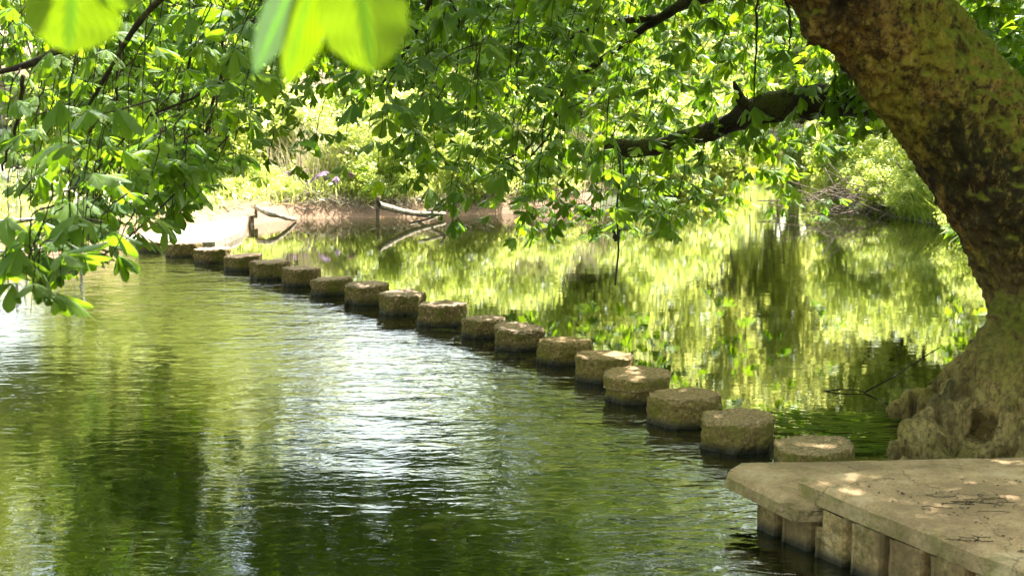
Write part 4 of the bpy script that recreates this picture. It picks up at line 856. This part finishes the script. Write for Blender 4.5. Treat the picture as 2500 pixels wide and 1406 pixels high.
for k in range(3):
    m_ = MB(); x0 = -16 + k * 2.1
    for q in range(14): xx = x0 + q * .145; slab(m_, [(xx, 36), (xx + .135, 36), (xx + .135, 36.03), (xx, 36.03)], zf + .05, zf + 1.15, .005, q, .3)
    m_.build('panel', M['panel'], fe, smooth=False)
    m_ = MB(); slab(m_, [(x0 - .09, 35.97), (x0 - .02, 35.97), (x0 - .02, 36.04), (x0 - .09, 36.04)], zf - .3, zf + 1.25, .01, k, .2); m_.build('post', M['panel'], fe)

# ---------------------------------------------------------------- water weed and fallen twigs by the roots
mb = MB()
for _ in range(170):
    px, py = random.uniform(1890, 2210), random.uniform(1010, 1110); p = at_z(px, py, -.002); l = random.uniform(.25, .7)
    a = math.pi + random.gauss(.25, .18) if px < 2080 else math.pi + random.gauss(-.15, .25)
    if px < 2090 and py > 1062: continue
    pts = [(p[0] + math.cos(a) * l * (t - .5) + 0, p[1] - math.sin(a) * l * (t - .5) + .09 * (t - .5) ** 2 * 4 * random.uniform(.6, 1), .008 + .008 * math.sin(t * 3.1) - .01 * (t < .1)) for t in np.linspace(0, 1, 8)]
    tube(mb, pts, np.linspace(.0016, .0045, 8) * .8, 3, tint=(random.random(), 0))
tag(mb.build('water_weed', M['willow']), 'long strands of green water weed trailing in the current beside the tree roots', 'water weed', kind='stuff')
mb = MB()
for pts, r in (([(2110, 958, .0), (2180, 920, .12), (2225, 890, .2), (2290, 850, .32)], .008), ([(2010, 955, .0), (2060, 950, .02), (2110, 957, .01), (2160, 985, 0)], .006), ([(2180, 920, .12), (2230, 915, .13)], .004)):
    tube(mb, spline([at_z(*q) for q in pts], 16), np.linspace(r, r * .5, 16), 5)
tag(mb.build('fallen_twig', M['limb'], loc=at_z(2110, 958, 0)), 'thin dark dead twig poking out of the water left of the tree roots', 'twig')
mb = MB(); tube(mb, spline([at_z(2258, 948, 0), at_z(2290, 920, .1), at_z(2325, 880, .25)], 12), np.linspace(.007, .004, 12), 5); tube(mb, spline([at_z(2258, 948, 0), at_z(2275, 965, .02)], 5), .005, 5)
tag(mb.build('fallen_twig', M['limb'], loc=at_z(2258, 948, 0)), 'thin bent twig touching the water right against the tree roots', 'twig')

# ---------------------------------------------------------------- light
el, az = R(57), R(36)      # the sun stands beyond the river, a little to the right
w = bpy.data.worlds.new('World'); S.world = w; w.use_nodes = True; nt = w.node_tree; nt.nodes.clear()
sk = nt.nodes.new('ShaderNodeTexSky'); sk.sky_type = 'NISHITA'; sk.sun_disc = False; sk.sun_elevation = el; sk.sun_rotation = az; sk.air_density = 1.2; sk.dust_density = 3.
bg = nt.nodes.new('ShaderNodeBackground'); bg.inputs[1].default_value = .15; wo = nt.nodes.new('ShaderNodeOutputWorld'); tn = nt.nodes.new('ShaderNodeMix'); tn.data_type = 'RGBA'; tn.blend_type = 'MULTIPLY'; tn.inputs[0].default_value = 1; tn.inputs[7].default_value = (1., .94, .76, 1); nt.links.new(sk.outputs[0], tn.inputs[6]); nt.links.new(tn.outputs[2], bg.inputs[0]); nt.links.new(bg.outputs[0], wo.inputs[0])
ld = bpy.data.lights.new('sun', 'SUN'); ld.energy = 4.2; ld.angle = R(.5); ld.color = (1, .95, .86); lo = bpy.data.objects.new('sun', ld); C.objects.link(lo)
sd = Vector((math.sin(az) * math.cos(el), math.cos(az) * math.cos(el), math.sin(el))); lo.rotation_euler = sd.to_track_quat('Z', 'Y').to_euler(); lo.location = sd * 40
S.view_settings.view_transform = 'Standard'; S.view_settings.look = 'None'; S.view_settings.gamma = 1; S.view_settings.exposure = 2.6
S.render.engine = 'CYCLES'; S.cycles.max_bounces = 8; S.cycles.diffuse_bounces = 3; S.cycles.glossy_bounces = 3; S.cycles.transmission_bounces = 5; S.cycles.transparent_max_bounces = 8
S.cycles.caustics_reflective = False; S.cycles.caustics_refractive = False; S.cycles.use_denoising = True; S.cycles.sample_clamp_indirect = 6
